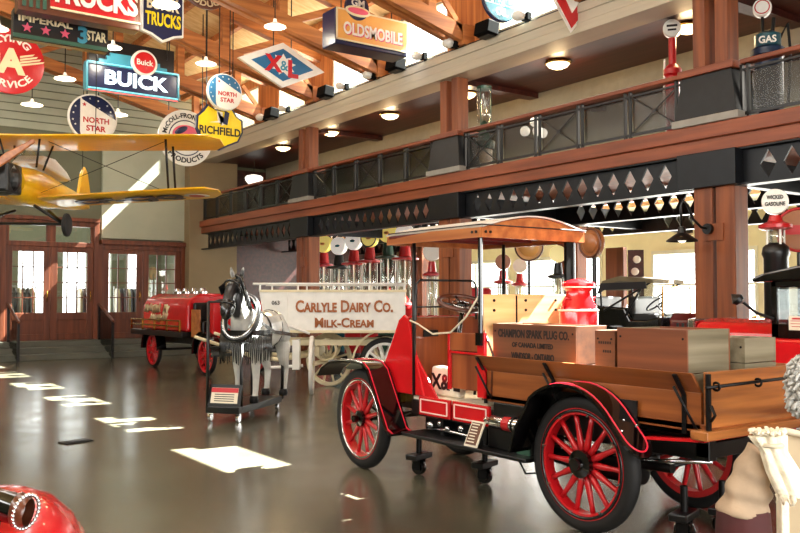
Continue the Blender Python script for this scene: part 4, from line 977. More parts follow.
# large amber discs: round signs on posts
def post_disc(u, v, X, r, m, label, rim, band=None, turn=0):
    q = gx(u, v, X); rz = math.atan2(-q.x, q.y)
    t = thing('disc_sign', label, 'sign', (q.x, q.y, 0), -math.atan2(q.x, q.y)-turn)
    MB().lathe([(.2, 0), (.2, .04), (.03, .07)], n=20).build('base', 'black', t); MB().cyl((0, .04, .04), (0, .04, q.z), .03, n=10).build('post', 'black', t)
    f = disc(t, (0, -.04, q.z), (0, 1, 0), r, .08, 'disc', m); MB().torus((0, -.04, q.z), (0, 1, 0), r*.95, .018, 36, 8).build('rim', rim, f, smooth=True)
    if band: MB().box((0, -.045, q.z), (r*1.5, .012, r*.42)).build('band', band, f)
    else: MB().ell((0, -.04, q.z), (r*.7, .05, r*.7), 28, 10).build('centre', m, f, smooth=True)
    return t
post_disc(592, 243, 8.6, .20, 'globe_amber', 'round amber disc sign just right of the truck canopy', 'sign_brown', turn=.8)
post_disc(529, 247, 12.4, .30, 'sign_orange', 'large tan disc sign half hidden under the truck canopy', 'sign_brown')
post_disc(799, 230, 9.9, .27, 'globe_amber', 'round amber sign with red band at the right edge', 'pump_red', 'pump_red')
q = gx(775, 202, 9.42)
pump(q.x, q.y, 0, q.z, 'black', 'pump_red', 'sign_white', 'tall dark gas pump with white GASOLINE globe behind the black cab', gr=.15, split=(.87, .93), slim=.72, glob_txt=[('WICKED', .05, .18, 'ink'), ('GASOLINE', -.03, .22, 'ink')])
q = gx(636, 280, 14.2); t = thing('vertical_sign', 'narrow dark vertical sign with white marks behind the touring car', 'sign', (q.x, q.y, 0), -math.atan2(q.x, q.y))
MB().b2((-.16, -.03, .9), (.16, .03, 2.6)).b2((-.2, -.15, 0), (.2, .15, .05)).b2((-.03, -.02, .05), (.03, .02, .9)).build('board', 'maroon_ceiling', t)
for k in range(6): MB().ell((.02*(-1)**k, -.035, 2.4-k*.25), (.08, .012, .08), 14, 8).build('white_mark', 'sign_white', t, smooth=True)
for u, v, X, lab in ((545, 300, 14.5, 'white enamel pump cabinet against the bright gallery windows'), (495, 292, 13.4, 'white enamel pump cabinet beside the canopy rear post')):
    q = gx(u, v, X); t = thing('pump_cabinet', lab, 'gas pump', (q.x, q.y, 0), -math.atan2(q.x, q.y), 'antique pumps in the gallery')
    MB().b2((-.22, -.18, .06), (.22, .18, 1.45)).b2((-.25, -.2, 0), (.25, .2, .06)).build('cabinet', 'sign_white', t, bevel=.04); disc(t, (0, -.2, 1.15), (0, 1, 0), .14, .02, 'dial', 'sign_black'); MB().b2((-.15, -.19, .4), (.15, -.18, .85)).build('panel', 'pump_red', t)
    MB().tube([(.22, 0, 1.2), (.32, 0, 1.1), (.34, 0, .6), (.26, 0, .5)], .02).build('hose', 'rubber', t, smooth=True)
# pumps up on the balcony
q = gx(484, 127, 10.55); t = thing('gas_pump', 'clear glass pump with green fittings on the balcony', 'gas pump', (q.x, q.y, 3.78), -math.atan2(q.x, q.y), 'pumps on the balcony')
MB().lathe([(.2, 0), (.2, .05), (.16, .08), (.16, .62), (.12, .66)], n=22).build('base', 'sign_white', t, smooth='auto')
MB().lathe([(.19, .64), (.2, .78), (.13, .86), (.08, .98)], n=22).build('bowl', 'sign_green', t, smooth='auto')
MB().ell((0, 0, 1.1), (.07, .07, .10)).build('fitting', 'pump_green', t, smooth=True)
MB().lathe([(.12, 1.16), (.13, 1.3), (.13, 1.72), (.1, 1.8)], n=22).build('glass_cylinder', 'pump_glass', t, smooth=True)
for k in range(3): MB().cyl((.13*math.cos(k*2.1), .13*math.sin(k*2.1), 1.1), (.13*math.cos(k*2.1), .13*math.sin(k*2.1), 1.82), .01, n=6).build('tie_rod', 'sign_green', t)
MB().lathe([(.15, 1.78), (.16, 1.83), (0, 1.88)], n=22).build('cap', 'sign_green', t, smooth='auto')
q = gx(672, 29, 10.42); t = thing('gas_pump', 'slim red pump with round white globe on the balcony', 'gas pump', (q.x, q.y, 3.78), -math.atan2(q.x, q.y), 'pumps on the balcony'); H = q.z-3.78
MB().lathe([(.16, 0), (.16, .08), (.12, .1)], n=20).build('base', 'pump_red', t, smooth='auto')
MB().lathe([(.10, .1), (.10, H*.6), (.13, H*.62), (.13, H*.66), (.07, H*.7)], n=20).build('column', 'pump_red', t, smooth='auto')
MB().cyl((0, 0, H*.68), (0, 0, H-.14), .055).build('neck', 'pump_red', t)
MB().cyl((-.13, 0, .5), (-.11, 0, H*.75), .015, n=8).build('hose', 'sign_white', t)
g = disc(t, (0, -.07, H), (0, 1, 0), .13, .14, 'globe', 'sign_white'); MB().box((0, -.075, H+.03), (.15, .01, .03)).box((0, -.075, H-.03), (.12, .01, .025)).build('lettering_bars', 'ink', g)
q = gx(768, 70, 10.6); t = thing('gas_pump', 'dark blue GAS pump with white globe on the balcony, right edge', 'gas pump', (q.x, q.y, 3.78), -math.atan2(q.x, q.y), 'pumps on the balcony')
MB().lathe([(.24, 0), (.24, .08), (.19, .12), (.19, 1.05), (.22, 1.08), (.22, 1.16), (.17, 1.2)], n=26).build('cabinet', 'pump_blue', t, smooth='auto')
MB().lathe([(.17, 1.18), (.17, 1.36), (.1, 1.4)], n=26).build('head', 'pump_teal', t, smooth='auto')
text('GAS', 'sign_white', t, (0, -.195, 1.26), h=.10, wd=.22, bold=.03)
MB().cyl((-.06, 0, 1.38), (-.06, 0, 1.64), .02).cyl((.06, .02, 1.38), (.08, .02, 1.6), .025).build('pipes', 'iron', t)
MB().tube([(.15, 0, 1.3), (.25, 0, 1.5), (.28, 0, 1.1), (.24, 0, .4)], .02).build('hose', 'rubber', t, smooth=True)
g = disc(t, (-.06, -.07, 1.74), (0, 1, 0), .12, .14, 'globe', 'sign_white'); MB().torus((-.06, -.075, 1.74), (0, 1, 0), .09, .008, 24, 6).build('globe_ring', 'sign_red', g)

# ================================================================== HANGING SIGNS (all face the front end of the hall)
def hang(name, label, u, v, Y, cat='sign', rods=(-.3, .3), top=.3, group=None):
    c = gy(u, v, Y); t = thing(name, label, cat, c, 0, group)
    h = MB()
    for x in rods: h.cyl((x, .03, top), (x, .03, zr(c.x+x)-c.z-.02), .012, n=6)
    h.build('hanger_rods', 'black', t)
    return t
def wpx(u0, u1, v, Y): return (gy(u1, v, Y)-gy(u0, v, Y)).x
def hpx(u, v0, v1, Y): return (gy(u, v0, Y)-gy(u, v1, Y)).z
def loc(t, u, v, Y): return gy(u, v, Y)-t.location
FR = dict(right=(1, 0, 0), up=(0, 0, 1))
# BUICK neon
Y = 17.3; t = hang('neon_sign', 'wide dark blue neon sign with glowing white letters and round red emblem', 134, 81, Y, rods=(-.7, .7), top=.55)
W, H = 1.84, .47
MB().b2((-W/2, 0, -H/2), (W/2, .25, H/2)).build('sign_box', 'sign_navy', t, bevel=.02)
MB().b2((-W/2-.03, -.02, -H/2-.05), (W/2+.03, .2, -H/2)).b2((-W/2-.03, -.02, H/2), (W/2+.03, .2, H/2+.05)).b2((-W/2-.04, -.02, -H/2), (-W/2, .2, H/2)).b2((W/2, -.02, -H/2), (W/2+.04, .2, H/2)).build('edge_frame', 'sign_teal', t)
MB().b2((-.70, .02, H/2+.05), (.70, .22, H/2+.13)).b2((-.55, .02, H/2+.13), (.55, .22, H/2+.21)).b2((-.48, .02, H/2+.21), (.48, .22, H/2+.28)).build('stepped_top', 'sign_teal', t)
MB().b2((-.88, .10, H/2+.05), (.88, .24, H/2+.55)).build('back_panel', 'sign_black', t)
tb = MB(); 
for z in (-H/2-.025, H/2+.03): tb.tube([(-W/2, -.03, z), (W/2, -.03, z)], .012, 6)
tb.build('neon_tube', 'neon_teal', t); MB().tube([(-W/2, -.03, -H/2-.07), (W/2, -.03, -H/2-.07)], .012, 6).build('neon_tube', 'neon_red', t)
text('BUICK', 'neon_white', t, (.06, -.01, 0), h=.30, wd=1.3, bold=.03, ext=.02)
e = disc(t, (.2, -.06, H/2+.16), (0, 1, 0), .27, .1, 'emblem', 'sign_white'); disc(e, (.2, -.075, H/2+.16), (0, 1, 0), .22, .02, 'emblem_face', 'sign_red')
text('Buick', 'sign_white', e, (.2, -.082, H/2+.16), h=.12, wd=.34, bold=.02)
# GMC TRUCKS, cut by the top edge
Y = 12.6; t = hang('neon_sign', 'large brown TRUCKS sign with red lettering panel at the top left', 78, 2, Y, rods=(-.8, .8), top=.5)
a = loc(t, 18, 10, Y); b = loc(t, 140, 10, Y); zb = loc(t, 78, 20, Y).z
MB().b2((a.x, 0, zb), (b.x, .25, .75)).build('sign_box', 'sign_brown', t, bevel=.015)
MB().b2((a.x+.42, -.02, zb+.12), (b.x-.08, .0, .68)).build('red_panel', 'sign_red', t)
MB().b2((a.x+.42, -.03, zb+.09), (b.x, .0, zb+.12)).build('border_line', 'sign_cream', t)
for k in range(4): MB().b2((a.x+.05+k*.09, -.025, zb+.06), (a.x+.1+k*.09, .0, .7)).build('green_bar', 'sign_green', t)
text('TRUCKS', 'sign_white', t, ((a.x+b.x)/2+.18, -.02, zb+.36), h=.34, wd=1.26, bold=.035, ext=.02)
# IMPERIAL 3 STAR
t = hang('neon_sign', 'long black sign with three pink stars under the brown TRUCKS sign', 62, 31, 13.0, rods=(-.6, .6), top=.2); Y = 13.0
W = wpx(15, 110, 31, Y); 
MB().b2((-W/2, 0, -.21), (W/2, .16, .21)).build('sign_box', 'sign_black', t, bevel=.01)
MB().b2((-W/2, -.015, -.20), (W/2, 0, -.14)).b2((-W/2, -.015, .18), (W/2, 0, .21)).build('green_line', 'sign_green', t)
text('IMPERIAL', 'sign_cream', t, (-W*.17, -.01, .10), h=.11, wd=W*.56, bold=.03)
def star(t, x, y, z, r, m, name='star', dep=.02, p=5, r2=.42, squash=1.0):
    return MB().prism([((r if k % 2 == 0 else r*r2)*math.sin(PI*k/p), squash*(r if k % 2 == 0 else r*r2)*math.cos(PI*k/p)) for k in range(2*p)], (x, y, z), (1, 0, 0), (0, 0, 1), (0, dep, 0)).build(name, m, t)
for x in (-.36, -.17, .03): star(t, W*x, -.025, -.04, .075, 'sign_pink')
text('3', 'sign_teal', t, (W*.22, -.01, -.01), h=.26, bold=.04); text('STAR', 'sign_cream', t, (W*.37, -.01, .0), h=.15, wd=W*.22, bold=.03)
# BUICK TRUCKS shield
Y = 13.2; t = hang('shield_sign', 'navy shield-shaped sign with yellow lettering right of the brown TRUCKS sign', 163, 8, Y, rods=(-.3, .3), top=.4)
W = wpx(142, 184, 20, Y)/2; sh = [(-W, .75), (W, .75), (W, -.42), (W*.55, -.46), (.0, -.56), (-W*.55, -.46), (-W, -.42)]
MB().prism(sh, (0, 0, 0), (1, 0, 0), (0, 0, 1), (0, .08, 0)).build('border', 'sign_white', t)
MB().prism([(x*.92, z*.93) for x, z in sh], (0, -.012, 0), (1, 0, 0), (0, 0, 1), (0, .012, 0)).build('face', 'sign_navy', t)
text('BUICK', 'sign_cream', t, (0, -.014, .06), h=.22, wd=W*1.55, bold=.03); text('TRUCKS', 'sign_yellow', t, (0, -.014, -.20), h=.22, wd=W*1.7, bold=.03)
# FLYING A SERVICE
Y = 17.9; t = hang('round_sign', 'round red sign with winged cream letter A at the left edge', 10, 61, Y, rods=(-.4, .4), top=.85)
R = hpx(10, 29, 94, Y)/2; disc(t, (0, 0, 0), (0, 1, 0), R, .06, 'disc', 'sign_red', 48)
text('A', 'sign_cream', t, (.02, -.01, 0), h=R*.8, bold=.05)
text('FLYING', 'sign_white', t, (0, -.006, 0), h=R*.22, wd=R*1.25, bold=.03, arc=(R*.70, PI/2)); text('SERVICE', 'sign_white', t, (0, -.006, 0), h=R*.22, wd=R*1.35, bold=.03, arc=(-R*.72, -PI/2))
for s in (-1, 1):
    wg = MB()
    for k in range(4): wg.prism([(s*.28*R, -.02+k*.055), (s*(1.0-k*.1)*R, .10+k*.04), (s*(.95-k*.1)*R, .06+k*.04), (s*.28*R, -.06+k*.055)], (0, -.012-k*.002, -.02), (1, 0, 0), (0, 0, 1), (0, .012, 0))
    wg.build('wing', 'sign_cream', t)
# NORTH STAR signs
def north_star(u, v, Y, rpx, label, rods=(-.12, .12)):
    t = hang('round_sign', label, u, v, Y, rods=rods, top=.3); R = hpx(u, v-rpx, v+rpx, Y)/2
    disc(t, (0, 0, 0), (0, 1, 0), R, .08, 'disc', 'sign_white', 44); disc(t, (0, -.01, 0), (0, 1, 0), R*.93, .012, 'blue_field', 'sign_navy' if u < 150 else 'sign_blue', 44)
    MB().prism([(-.52*R, .86*R), (-.44*R, .72*R)]+[(R*.93*math.cos(math.radians(q)), R*.93*math.sin(math.radians(q))) for q in range(0, -130, -10)]+[(-.52*R, -.6*R)], (0, -.02, 0), (1, 0, 0), (0, 0, 1), (0, .012, 0)).build('white_field', 'sign_white', t)
    text('NORTH', 'pump_red', t, (.12*R, -.021, -.10*R), h=.24*R, wd=1.05*R, bold=.03); text('STAR', 'pump_red', t, (.12*R, -.021, -.44*R), h=.24*R, wd=.8*R, bold=.03)
    for q, rr in ((75, .75), (100, .8), (60, .5), (45, .8), (25, .78), (150, .82), (170, .8), (190, .82), (205, .78)): star(t, R*rr*math.cos(math.radians(q)), -.022, R*rr*math.sin(math.radians(q)), .045*R, 'sign_white')
    star(t, -.36*R, -.024, .52*R, .1*R, 'sign_red')
    return t
north_star(93, 118, 18.2, 24, 'larger round navy and white starred sign behind the biplane upper wing')
north_star(225, 92, 16.9, 18.5, 'smaller round blue and white starred sign on top of the yellow shield')
# RICHFIELD
Y = 17.1; t = hang('shield_sign', 'yellow shield sign with white and navy eagle shape', 220, 128, Y, rods=(-.3, .3), top=.2)
W = wpx(196, 243, 128, Y)/2; Hh = hpx(220, 107, 152, Y)/2
sh = [(-.55, 1.0), (-.2, .82), (.2, .82), (.5, 1.0), (.72, .62), (.98, .45), (1.0, -.1), (.8, -.55), (.35, -.78), (0, -1.0), (-.35, -.78), (-.8, -.55), (-1.0, -.1), (-.98, .45), (-.72, .72)]
MB().prism([(x*W, z*Hh) for x, z in sh], (0, 0, 0), (1, 0, 0), (0, 0, 1), (0, .08, 0)).build('border', 'sign_navy', t)
MB().prism([(x*W*.92, z*Hh*.91) for x, z in sh], (0, -.01, 0), (1, 0, 0), (0, 0, 1), (0, .01, 0)).build('face', 'sign_yellow', t)
text('RICHFIELD', 'sign_black', t, (0, -.012, -.14*Hh), h=Hh*.36, wd=W*1.75, bold=.03)
MB().prism([(-.15*W, .75*Hh), (.1*W, .7*Hh), (.05*W, .1*Hh), (.35*W, .25*Hh), (-.45*W, .2*Hh), (-.1*W, .3*Hh)], (0, -.02, 0), (1, 0, 0), (0, 0, 1), (0, .01, 0)).build('eagle', 'sign_white', t)
MB().prism([(.2*W, .8*Hh), (.38*W, .7*Hh), (.3*W, .15*Hh), (.12*W, .2*Hh)], (0, -.024, 0), (1, 0, 0), (0, 0, 1), (0, .01, 0)).build('eagle_wing', 'sign_navy', t)
# McCOLL-FRONTENAC PRODUCTS
Y = 18.6; t = hang('round_sign', 'large round white sign with ring lettering behind the biplane wing tip', 186, 138, Y, rods=(-.4, .4), top=.6)
R = hpx(186, 110, 166, Y)/2; disc(t, (0, 0, 0), (0, 1, 0), R, .06, 'disc', 'sign_white', 48)
MB().torus((0, 0, 0), (0, 1, 0), R*.62, .012, 40, 6).build('inner_ring', 'sign_navy', t, smooth=True)
text('McCOLL-FRONTENAC', 'sign_black', t, (0, -.006, 0), h=R*.17, wd=R*2.3, bold=.03, arc=(R*.80, PI/2)); text('PRODUCTS', 'sign_black', t, (0, -.006, 0), h=R*.19, wd=R*1.35, bold=.03, arc=(-R*.80, -PI/2))
MB().ell((0, -.005, .12*R), (R*.5, .02, R*.34)).build('portrait_field', 'sign_pink', t, smooth=True)
MB().ell((-.18*R, -.012, .25*R), (R*.28, .02, R*.12), 16, 8, Euler((0, -.5, 0)).to_matrix()).build('feather', 'sign_navy', t, smooth=True)
# XL diamond
Y = 15.2; t = hang('diamond_sign', 'white and blue diamond-shaped sign with red letters', 283, 65, Y, rods=(-.2, .2), top=.3)
W = wpx(240, 326, 65, Y)/2; Hh = hpx(283, 43, 88, Y)/2
dm = [(-W, 0), (0, Hh), (W, 0), (0, -Hh)]
MB().prism(dm, (0, 0, 0), (1, 0, 0), (0, 0, 1), (0, .08, 0)).build('border', 'sign_white', t); MB().prism([(x*.72, z*.72) for x, z in dm], (0, -.01, 0), (1, 0, 0), (0, 0, 1), (0, .01, 0)).build('blue_field', 'sign_blue', t)
star(t, 0, -.02, 0, Hh*.62, 'sign_white', 'burst', .01, 9, .62, .8)
text('X', 'sign_red', t, (-.22, -.022, 0), h=.34, bold=.05); text('L', 'sign_red', t, (.22, -.022, -.06), h=.36, bold=.05); text('&', 'sign_teal', t, (.02, -.022, -.02), h=.2, bold=.02)
# OLDSMOBILE
Y = 12.9; t = hang('box_sign', 'orange box sign with dark case and round navy emblem', 370, 30, Y, rods=(-.6, .5), top=.3)
a = loc(t, 337, 27, Y); b = loc(t, 407, 27, Y); W0, W1 = a.x, b.x
MB().b2((W0-.02, .02, -.36), (W1+.02, .5, .30)).build('case', 'sign_navy', t, bevel=.02)
MB().b2((W0, -.01, -.28), (W1, .03, .28)).build('face', 'sign_orange', t, bevel=.01)
MB().b2((W0-.01, -.015, .26), (W1, .0, .29)).b2((W0-.01, -.015, -.29), (W1, .0, -.26)).b2((W0-.02, -.015, -.29), (W0+.01, .0, .29)).build('edge_line', 'sign_cream', t)
text('OLDSMOBILE', 'sign_pink', t, ((W0+W1)/2+.02, -.012, -.07), h=.23, wd=(W1-W0)*.84, bold=.04); text('OLDSMOBILE', 'sign_white', t, ((W0+W1)/2, -.02, -.055), h=.23, wd=(W1-W0)*.84, bold=.03, name='lettering_front')
e = MB().lathe([(0, 0), (.24, 0), (.24, .08), (0, .08)], (W0+.42, -.03, .36), (0, 1, 0), 28).build('emblem', 'sign_navy', t); text('GM', 'sign_white', e, (W0+.42, -.035, .43), h=.14, wd=.28, bold=.03)
MB().ell((W0+.42, -.03, .28), (.27, .02, .10)).build('emblem_scroll', 'sign_cream', e, smooth=True); MB().ell((W0+.42, -.045, .28), (.22, .012, .06)).build('scroll_fill', 'sign_pink', e, smooth=True)
# RED HEAD OIL (only its lower half is in view), V sign, black round sign
Y = 10.4; t = hang('round_sign', 'pale blue round sign cut by the top edge above the cream beam', 501, -2, Y, rods=(-.1, .1), top=.3); R = .40
disc(t, (0, 0, 0), (0, 1, 0), R, .06, 'disc', 'sign_navy', 44); disc(t, (0, -.01, 0), (0, 1, 0), R*.94, .012, 'face', 'sign_white', 44)
MB().prism([(R*.94*math.cos(math.radians(q)), R*.94*math.sin(math.radians(q))) for q in range(-160, -19, 10)], (0, -.016, 0), (1, 0, 0), (0, 0, 1), (0, .01, 0)).build('teal_field', 'sign_teal', t)
text('HEAD', 'sign_teal', t, (0, -.018, -.03), h=.17, wd=.55, bold=.04); text('OIL', 'sign_white', t, (0, -.02, -.24), h=.13, wd=.26, bold=.04)
Y = 9.0; t = hang('triangle_sign', 'red and white V-shaped sign hanging by the cream beam', 573, 8, Y, rods=(-.1, .1), top=.4)
zt, zb = .62, loc(t, 569, 32, Y).z
def tri(w_, z0, z1, y, m, n): MB().prism([(-w_, z1), (w_, z1), (-.04, z0)], (0, y, 0), (1, 0, 0), (0, 0, 1), (0, .02, 0)).build(n, m, t)
tri(.92, zb, zt, 0, 'sign_white', 'border'); tri(.82, zb+.07, zt-.02, -.012, 'sign_red', 'red_field'); tri(.50, zb+.30, zt-.05, -.024, 'sign_white', 'inner_field')
MB().prism([(-.12, .5), (.02, .42), (-.02, .2), (-.08, .12)], (0, -.03, 0), (1, 0, 0), (0, 0, 1), (0, .02, 0)).build('green_figure', 'sign_green', t)
text('eco', 'sign_pink', t, (.34, -.04, .16), h=.15, wd=.46, bold=.05)
Y = 15.2; t = hang('round_sign', 'dark round sign with PRODUCTS lettering cut by the top edge', 206, -18, Y, rods=(-.2, .2), top=.5); R = .52
disc(t, (0, 0, 0), (0, 1, 0), R, .06, 'disc', 'sign_brown', 44); text('PRODUCTS', 'sign_cream', t, (0, -.006, 0), h=.12, wd=.95, bold=.03, arc=(-R*.80, -PI/2))
# ================================================================== BIPLANE hung from the roof, nose towards us
c = gd(26, 165, 15.4); PA = CAMROT+math.radians(5)
BP = thing('biplane', 'yellow biplane hanging from the roof, nose towards the camera', 'biplane', (c.x, c.y, 0), PA)
ZU, ZL = 4.45, 3.40
def wing(x0, x1, y0, ch, z0, z1, name, m='plane_yellow'):
    n = 16; rows = []; mb = MB()
    for i in range(n+1):
        t = i/n; x = x0+(x1-x0)*t; z = z0+(z1-z0)*t
        k = 1.0; e = min(1, (1-t)/.10)
        cl = ch*(1 if e >= 1 else .45+.55*math.sqrt(max(0, 1-(1-e)**2))); yo = y0+(ch-cl)*.45
        pr = [(0, 0), (.04, .022), (.25, .045), (.55, .04), (.85, .018), (1, .0), (.8, -.008), (.3, -.012), (.04, -.012)]
        rows.append([mb.bm.verts.new((x, yo+cl*a, z+cl*b)) for a, b in pr])
    for A, B in zip(rows, rows[1:]):
        for j in range(9): mb._f([A[j], A[(j+1) % 9], B[(j+1) % 9], B[j]])
    mb._f(rows[0][::-1]); mb._f(rows[-1])
    return mb.build(name, m, BP, smooth='auto')
for s in (-1, 1):
    wu = wing(.0*s, 3.5*s, -.60, 1.6, ZU, ZU+.06, 'upper_wing')
    wl_ = wing(.28*s, 3.42*s, -.25, 1.6, ZL, ZL+.22, 'lower_wing')
    for y in (-.1, .65):
        MB().tube([(2.55*s, y+.1, ZL+.16), (2.55*s, y-.25, ZU+.02)], .022, 8).build('wing_strut', 'black', BP, smooth=True)
        MB().tube([(.25*s, y*.5-.15, 3.95), (.35*s, y-.25, ZU)], .020, 8).build('cabane_strut', 'black', BP, smooth=True)
    MB().tube([(.3*s, -.1, 3.5), (2.5*s, -.2, ZU)], .006, 5).build('bracing_wire', 'black', BP); MB().tube([(.4*s, -.1, ZU), (2.5*s, .1, ZL+.16)], .006, 5).build('bracing_wire', 'black', BP)
text('CF-CJQ' if True else '', 'sign_black', BP, (1.75, .55, ZL+.066), right=(1, 0, .07), up=(0, -1, 0), h=.8, wd=2.0, bold=.05, ext=.012, name='registration')
disc(wl_, (3.0, .45, ZL+.138), (0, 0, 1), .24, .01, 'roundel', 'sign_white'); disc(wl_, (3.0, .45, ZL+.131), (0, 0, 1), .15, .01, 'roundel_centre', 'sign_red')
fz = 3.62; mb = MB(); rows = []
for y, hw, h, zc in ((-.75, .26, .28, 0), (-.4, .30, .33, .0), (.2, .31, .37, .02), (.9, .29, .36, .04), (1.8, .22, .28, .06), (2.9, .16, .22, .08), (4.0, .05, .12, .12)):
    rows.append([mb.bm.verts.new((hw*math.cos(2*PI*k/14)*(1 if abs(math.cos(2*PI*k/14)) < .9 else .95), y, fz+zc+h*math.sin(2*PI*k/14)*.95)) for k in range(14)])
for A, B in zip(rows, rows[1:]):
    for j in range(14): mb._f([A[j], A[(j+1) % 14], B[(j+1) % 14], B[j]])
mb._f(rows[0][::-1]); mb._f(rows[-1]); mb.build('fuselage', 'plane_yellow', BP, smooth='auto')
MB().prism([(3.2, .1), (3.45, .62), (3.7, .82), (3.92, .72), (4.15, .3), (4.1, -.1), (3.6, -.05)], (-.03, 0, fz+.12), (0, 1, 0), (0, 0, 1), (.06, 0, 0)).build('tail_fin', 'plane_yellow', BP, bevel=.02)
MB().prism([(-1.2, 3.75), (-1.1, 3.35), (-.1, 3.1), (.1, 3.1), (1.1, 3.35), (1.2, 3.75), (.9, 4.05), (-.9, 4.05)], (0, 0, fz+.2), (1, 0, 0), (0, 1, 0), (0, 0, .05)).build('tailplane', 'plane_yellow', BP, bevel=.02)
MB().b2((-.28, -1.45, fz-.25), (.20, -.75, fz+.26)).ell((0, -1.1, fz), (.3, .3, .3)).build('engine', 'black', BP, bevel=.04)
en = MB()
for k in range(4): en.cyl((-.12, -1.25+k*.14, fz+.2), (-.16, -1.25+k*.14, fz+.45), .06, n=10)
en.build('engine_cylinders', 'iron', BP); MB().tube([(-.34, -1.2, fz+.1), (-.40, -.8, fz-.1), (-.42, -.2, fz-.42)], .045).build('exhaust_pipe', 'chrome', BP, smooth=True)
MB().lathe([(0, -.16), (.08, -.1), (.11, 0), (.11, .08)], (-.1, -1.58, fz), (0, 1, 0)).build('spinner', 'plane_yellow', BP, smooth=True)
MB().prism([(0, -.05), (.45, -.09), (.95, -.03), (.95, .04), (.45, .06), (0, .05), (-.45, .09), (-.95, .03), (-.95, -.04), (-.45, -.06)], (-.1, -1.62, fz+.02), (math.cos(.62), 0, math.sin(.62)), (math.sin(.62), 0, -math.cos(.62)), (0, .05, 0)).build('propeller', 'canopy_wood', BP, bevel=.02)
for y in (.05, .95): MB().prism([(-.22, 0), (.22, 0), (.16, .24), (-.16, .24)], (0, y, fz+.42), (1, 0, 0), (0, -.5, 1), (0, .01, 0)).build('windscreen', 'screen', BP)
MB().prism([(-.1, .42), (.3, .62), (.9, .66), (1.6, .52), (2.0, .36), (.9, .40)], (-.26, 0, fz), (0, 1, 0), (0, 0, 1), (.52, 0, 0)).build('cockpit_fairing', 'plane_white', BP, bevel=.05, seg=3)
for s in (-1, 1):
    MB().tube([(s*.3, -.45, fz-.38), (s*.78, -.35, 2.92)], .03, 8).tube([(s*.3, .35, fz-.40), (s*.78, -.30, 2.92)], .025, 8).build('landing_strut', 'black', BP, smooth=True)
    MB().lathe([(.05, -.06), (.16, -.05), (.20, -.03), (.21, 0), (.20, .03), (.16, .05), (.05, .06)], (s*.84, -.35, 2.90), (1, 0, 0), 28).build('landing_wheel', 'rubber', BP, smooth='auto')
MB().tube([(-.8, -.35, 2.92), (.8, -.35, 2.92)], .025, 8).build('axle', 'black', BP)
for x, y, z in ((-1.2, .1, ZU), (1.2, .1, ZU), (0, 3.6, fz+.3)):
    q = MW[BP.name] @ V((x, y, z)); MB().cyl((x, y, z+.02), (x, y, zr(q.x)-.05), .008, n=5).build('suspension_cable', 'iron', BP)

# ================================================================== LAMPS
def pendant(u, v, d, r, label):
    q = gd(u, v, d); t = thing('pendant_lamp', label, 'lamp', q, 0, 'white dish pendant lamps')
    MB().lathe([(r, 0), (r*.99, .012), (r*.6, .05), (r*.3, .075), (.035, .10), (.03, .15), (0, .16)], n=32, cap=False).build('shade', 'shade_white', t, smooth='auto')
    MB().lathe([(r*.94, .012), (r*.5, -.015), (0, -.02)], n=28, cap=False).build('diffuser', 'lamp_glow', t, smooth=True)
    MB().cyl((0, 0, .14), (0, 0, zr(q.x)-q.z-.02), .011, n=6).build('stem', 'black', t)
    l = bpy.data.lights.new('lamp_light', 'POINT'); l.energy = 26; l.color = (1, .9, .74); l.shadow_soft_size = .12
    o = bpy.data.objects.new('lamp_light', l); COL.objects.link(o); o.parent = t; o.location = (0, 0, -.1)
for u, v, d, r, lab in ((275, 27, 15.5, .20, 'white dish pendant lamp above the blue diamond sign'), (206, 64, 17.5, .21, 'white dish pendant lamp above the smaller starred sign'),
                   (65, 79, 19.5, .24, 'white dish pendant lamp between the red winged sign and the blue neon sign'), (32, 105, 20.5, .25, 'white dish pendant lamp low under the red winged sign'),
                   (166, 5, 12.4, .20, 'white dish pendant lamp in front of the navy shield'), (118, 115, 19.8, .22, 'white dish pendant lamp beside the larger starred sign'),
                   (-2, 29, 14.5, .17, 'white dish pendant lamp at the left edge'), (113, 48, 16.5, .17, 'small white pendant lamp left of the neon sign emblem')):
    pendant(u, v, d, r, lab)
# dome lamps on the balcony ceiling
for u, v, lab in ((558, 66, 'lit dome lamp on the dark ceiling, nearest to the camera'), (390, 117, 'lit dome lamp on the dark ceiling between the two middle columns'),
                  (331, 134, 'lit dome lamp on the dark ceiling beside the far column'), (283, 149, 'lit dome lamp on the dark ceiling, farthest along'), (466, 96, 'lit dome lamp half behind the middle column'), (688, 30, 'lit dome lamp half behind the near column')):
    q = gz(u, v, 5.62)
    t = thing('ceiling_lamp', lab, 'lamp', (q.x, q.y, 5.70), 0, 'dome lamps on the balcony ceiling')
    MB().lathe([(.21, 0), (.23, -.03), (.22, -.05), (.2, -.05)], n=28, cap=False).build('rim', 'brass', t, smooth='auto')
    MB().lathe([(.20, -.045), (.17, -.09), (.09, -.125), (0, -.135)], n=28, cap=False).build('dome', 'dome_glow', t, smooth=True)
    l = bpy.data.lights.new('dome_light', 'POINT'); l.energy = 22; l.color = (1, .72, .38); l.shadow_soft_size = .1
    o = bpy.data.objects.new('dome_light', l); COL.objects.link(o); o.parent = t; o.location = (0, 0, -.22)
# white bowl lamp at the far end of the balcony
q = gx(254, 180, 11.0); t = thing('bowl_lamp', 'white bowl lamp hanging at the far end of the balcony', 'lamp', q)
MB().lathe([(0, -.16), (.16, -.13), (.25, -.02), (.27, .06), (.22, .12), (.1, .15)], n=28).build('bowl', 'globe_glow', t, smooth=True); MB().cyl((0, 0, .14), (0, 0, 5.7-q.z), .012, n=6).build('stem', 'black', t)
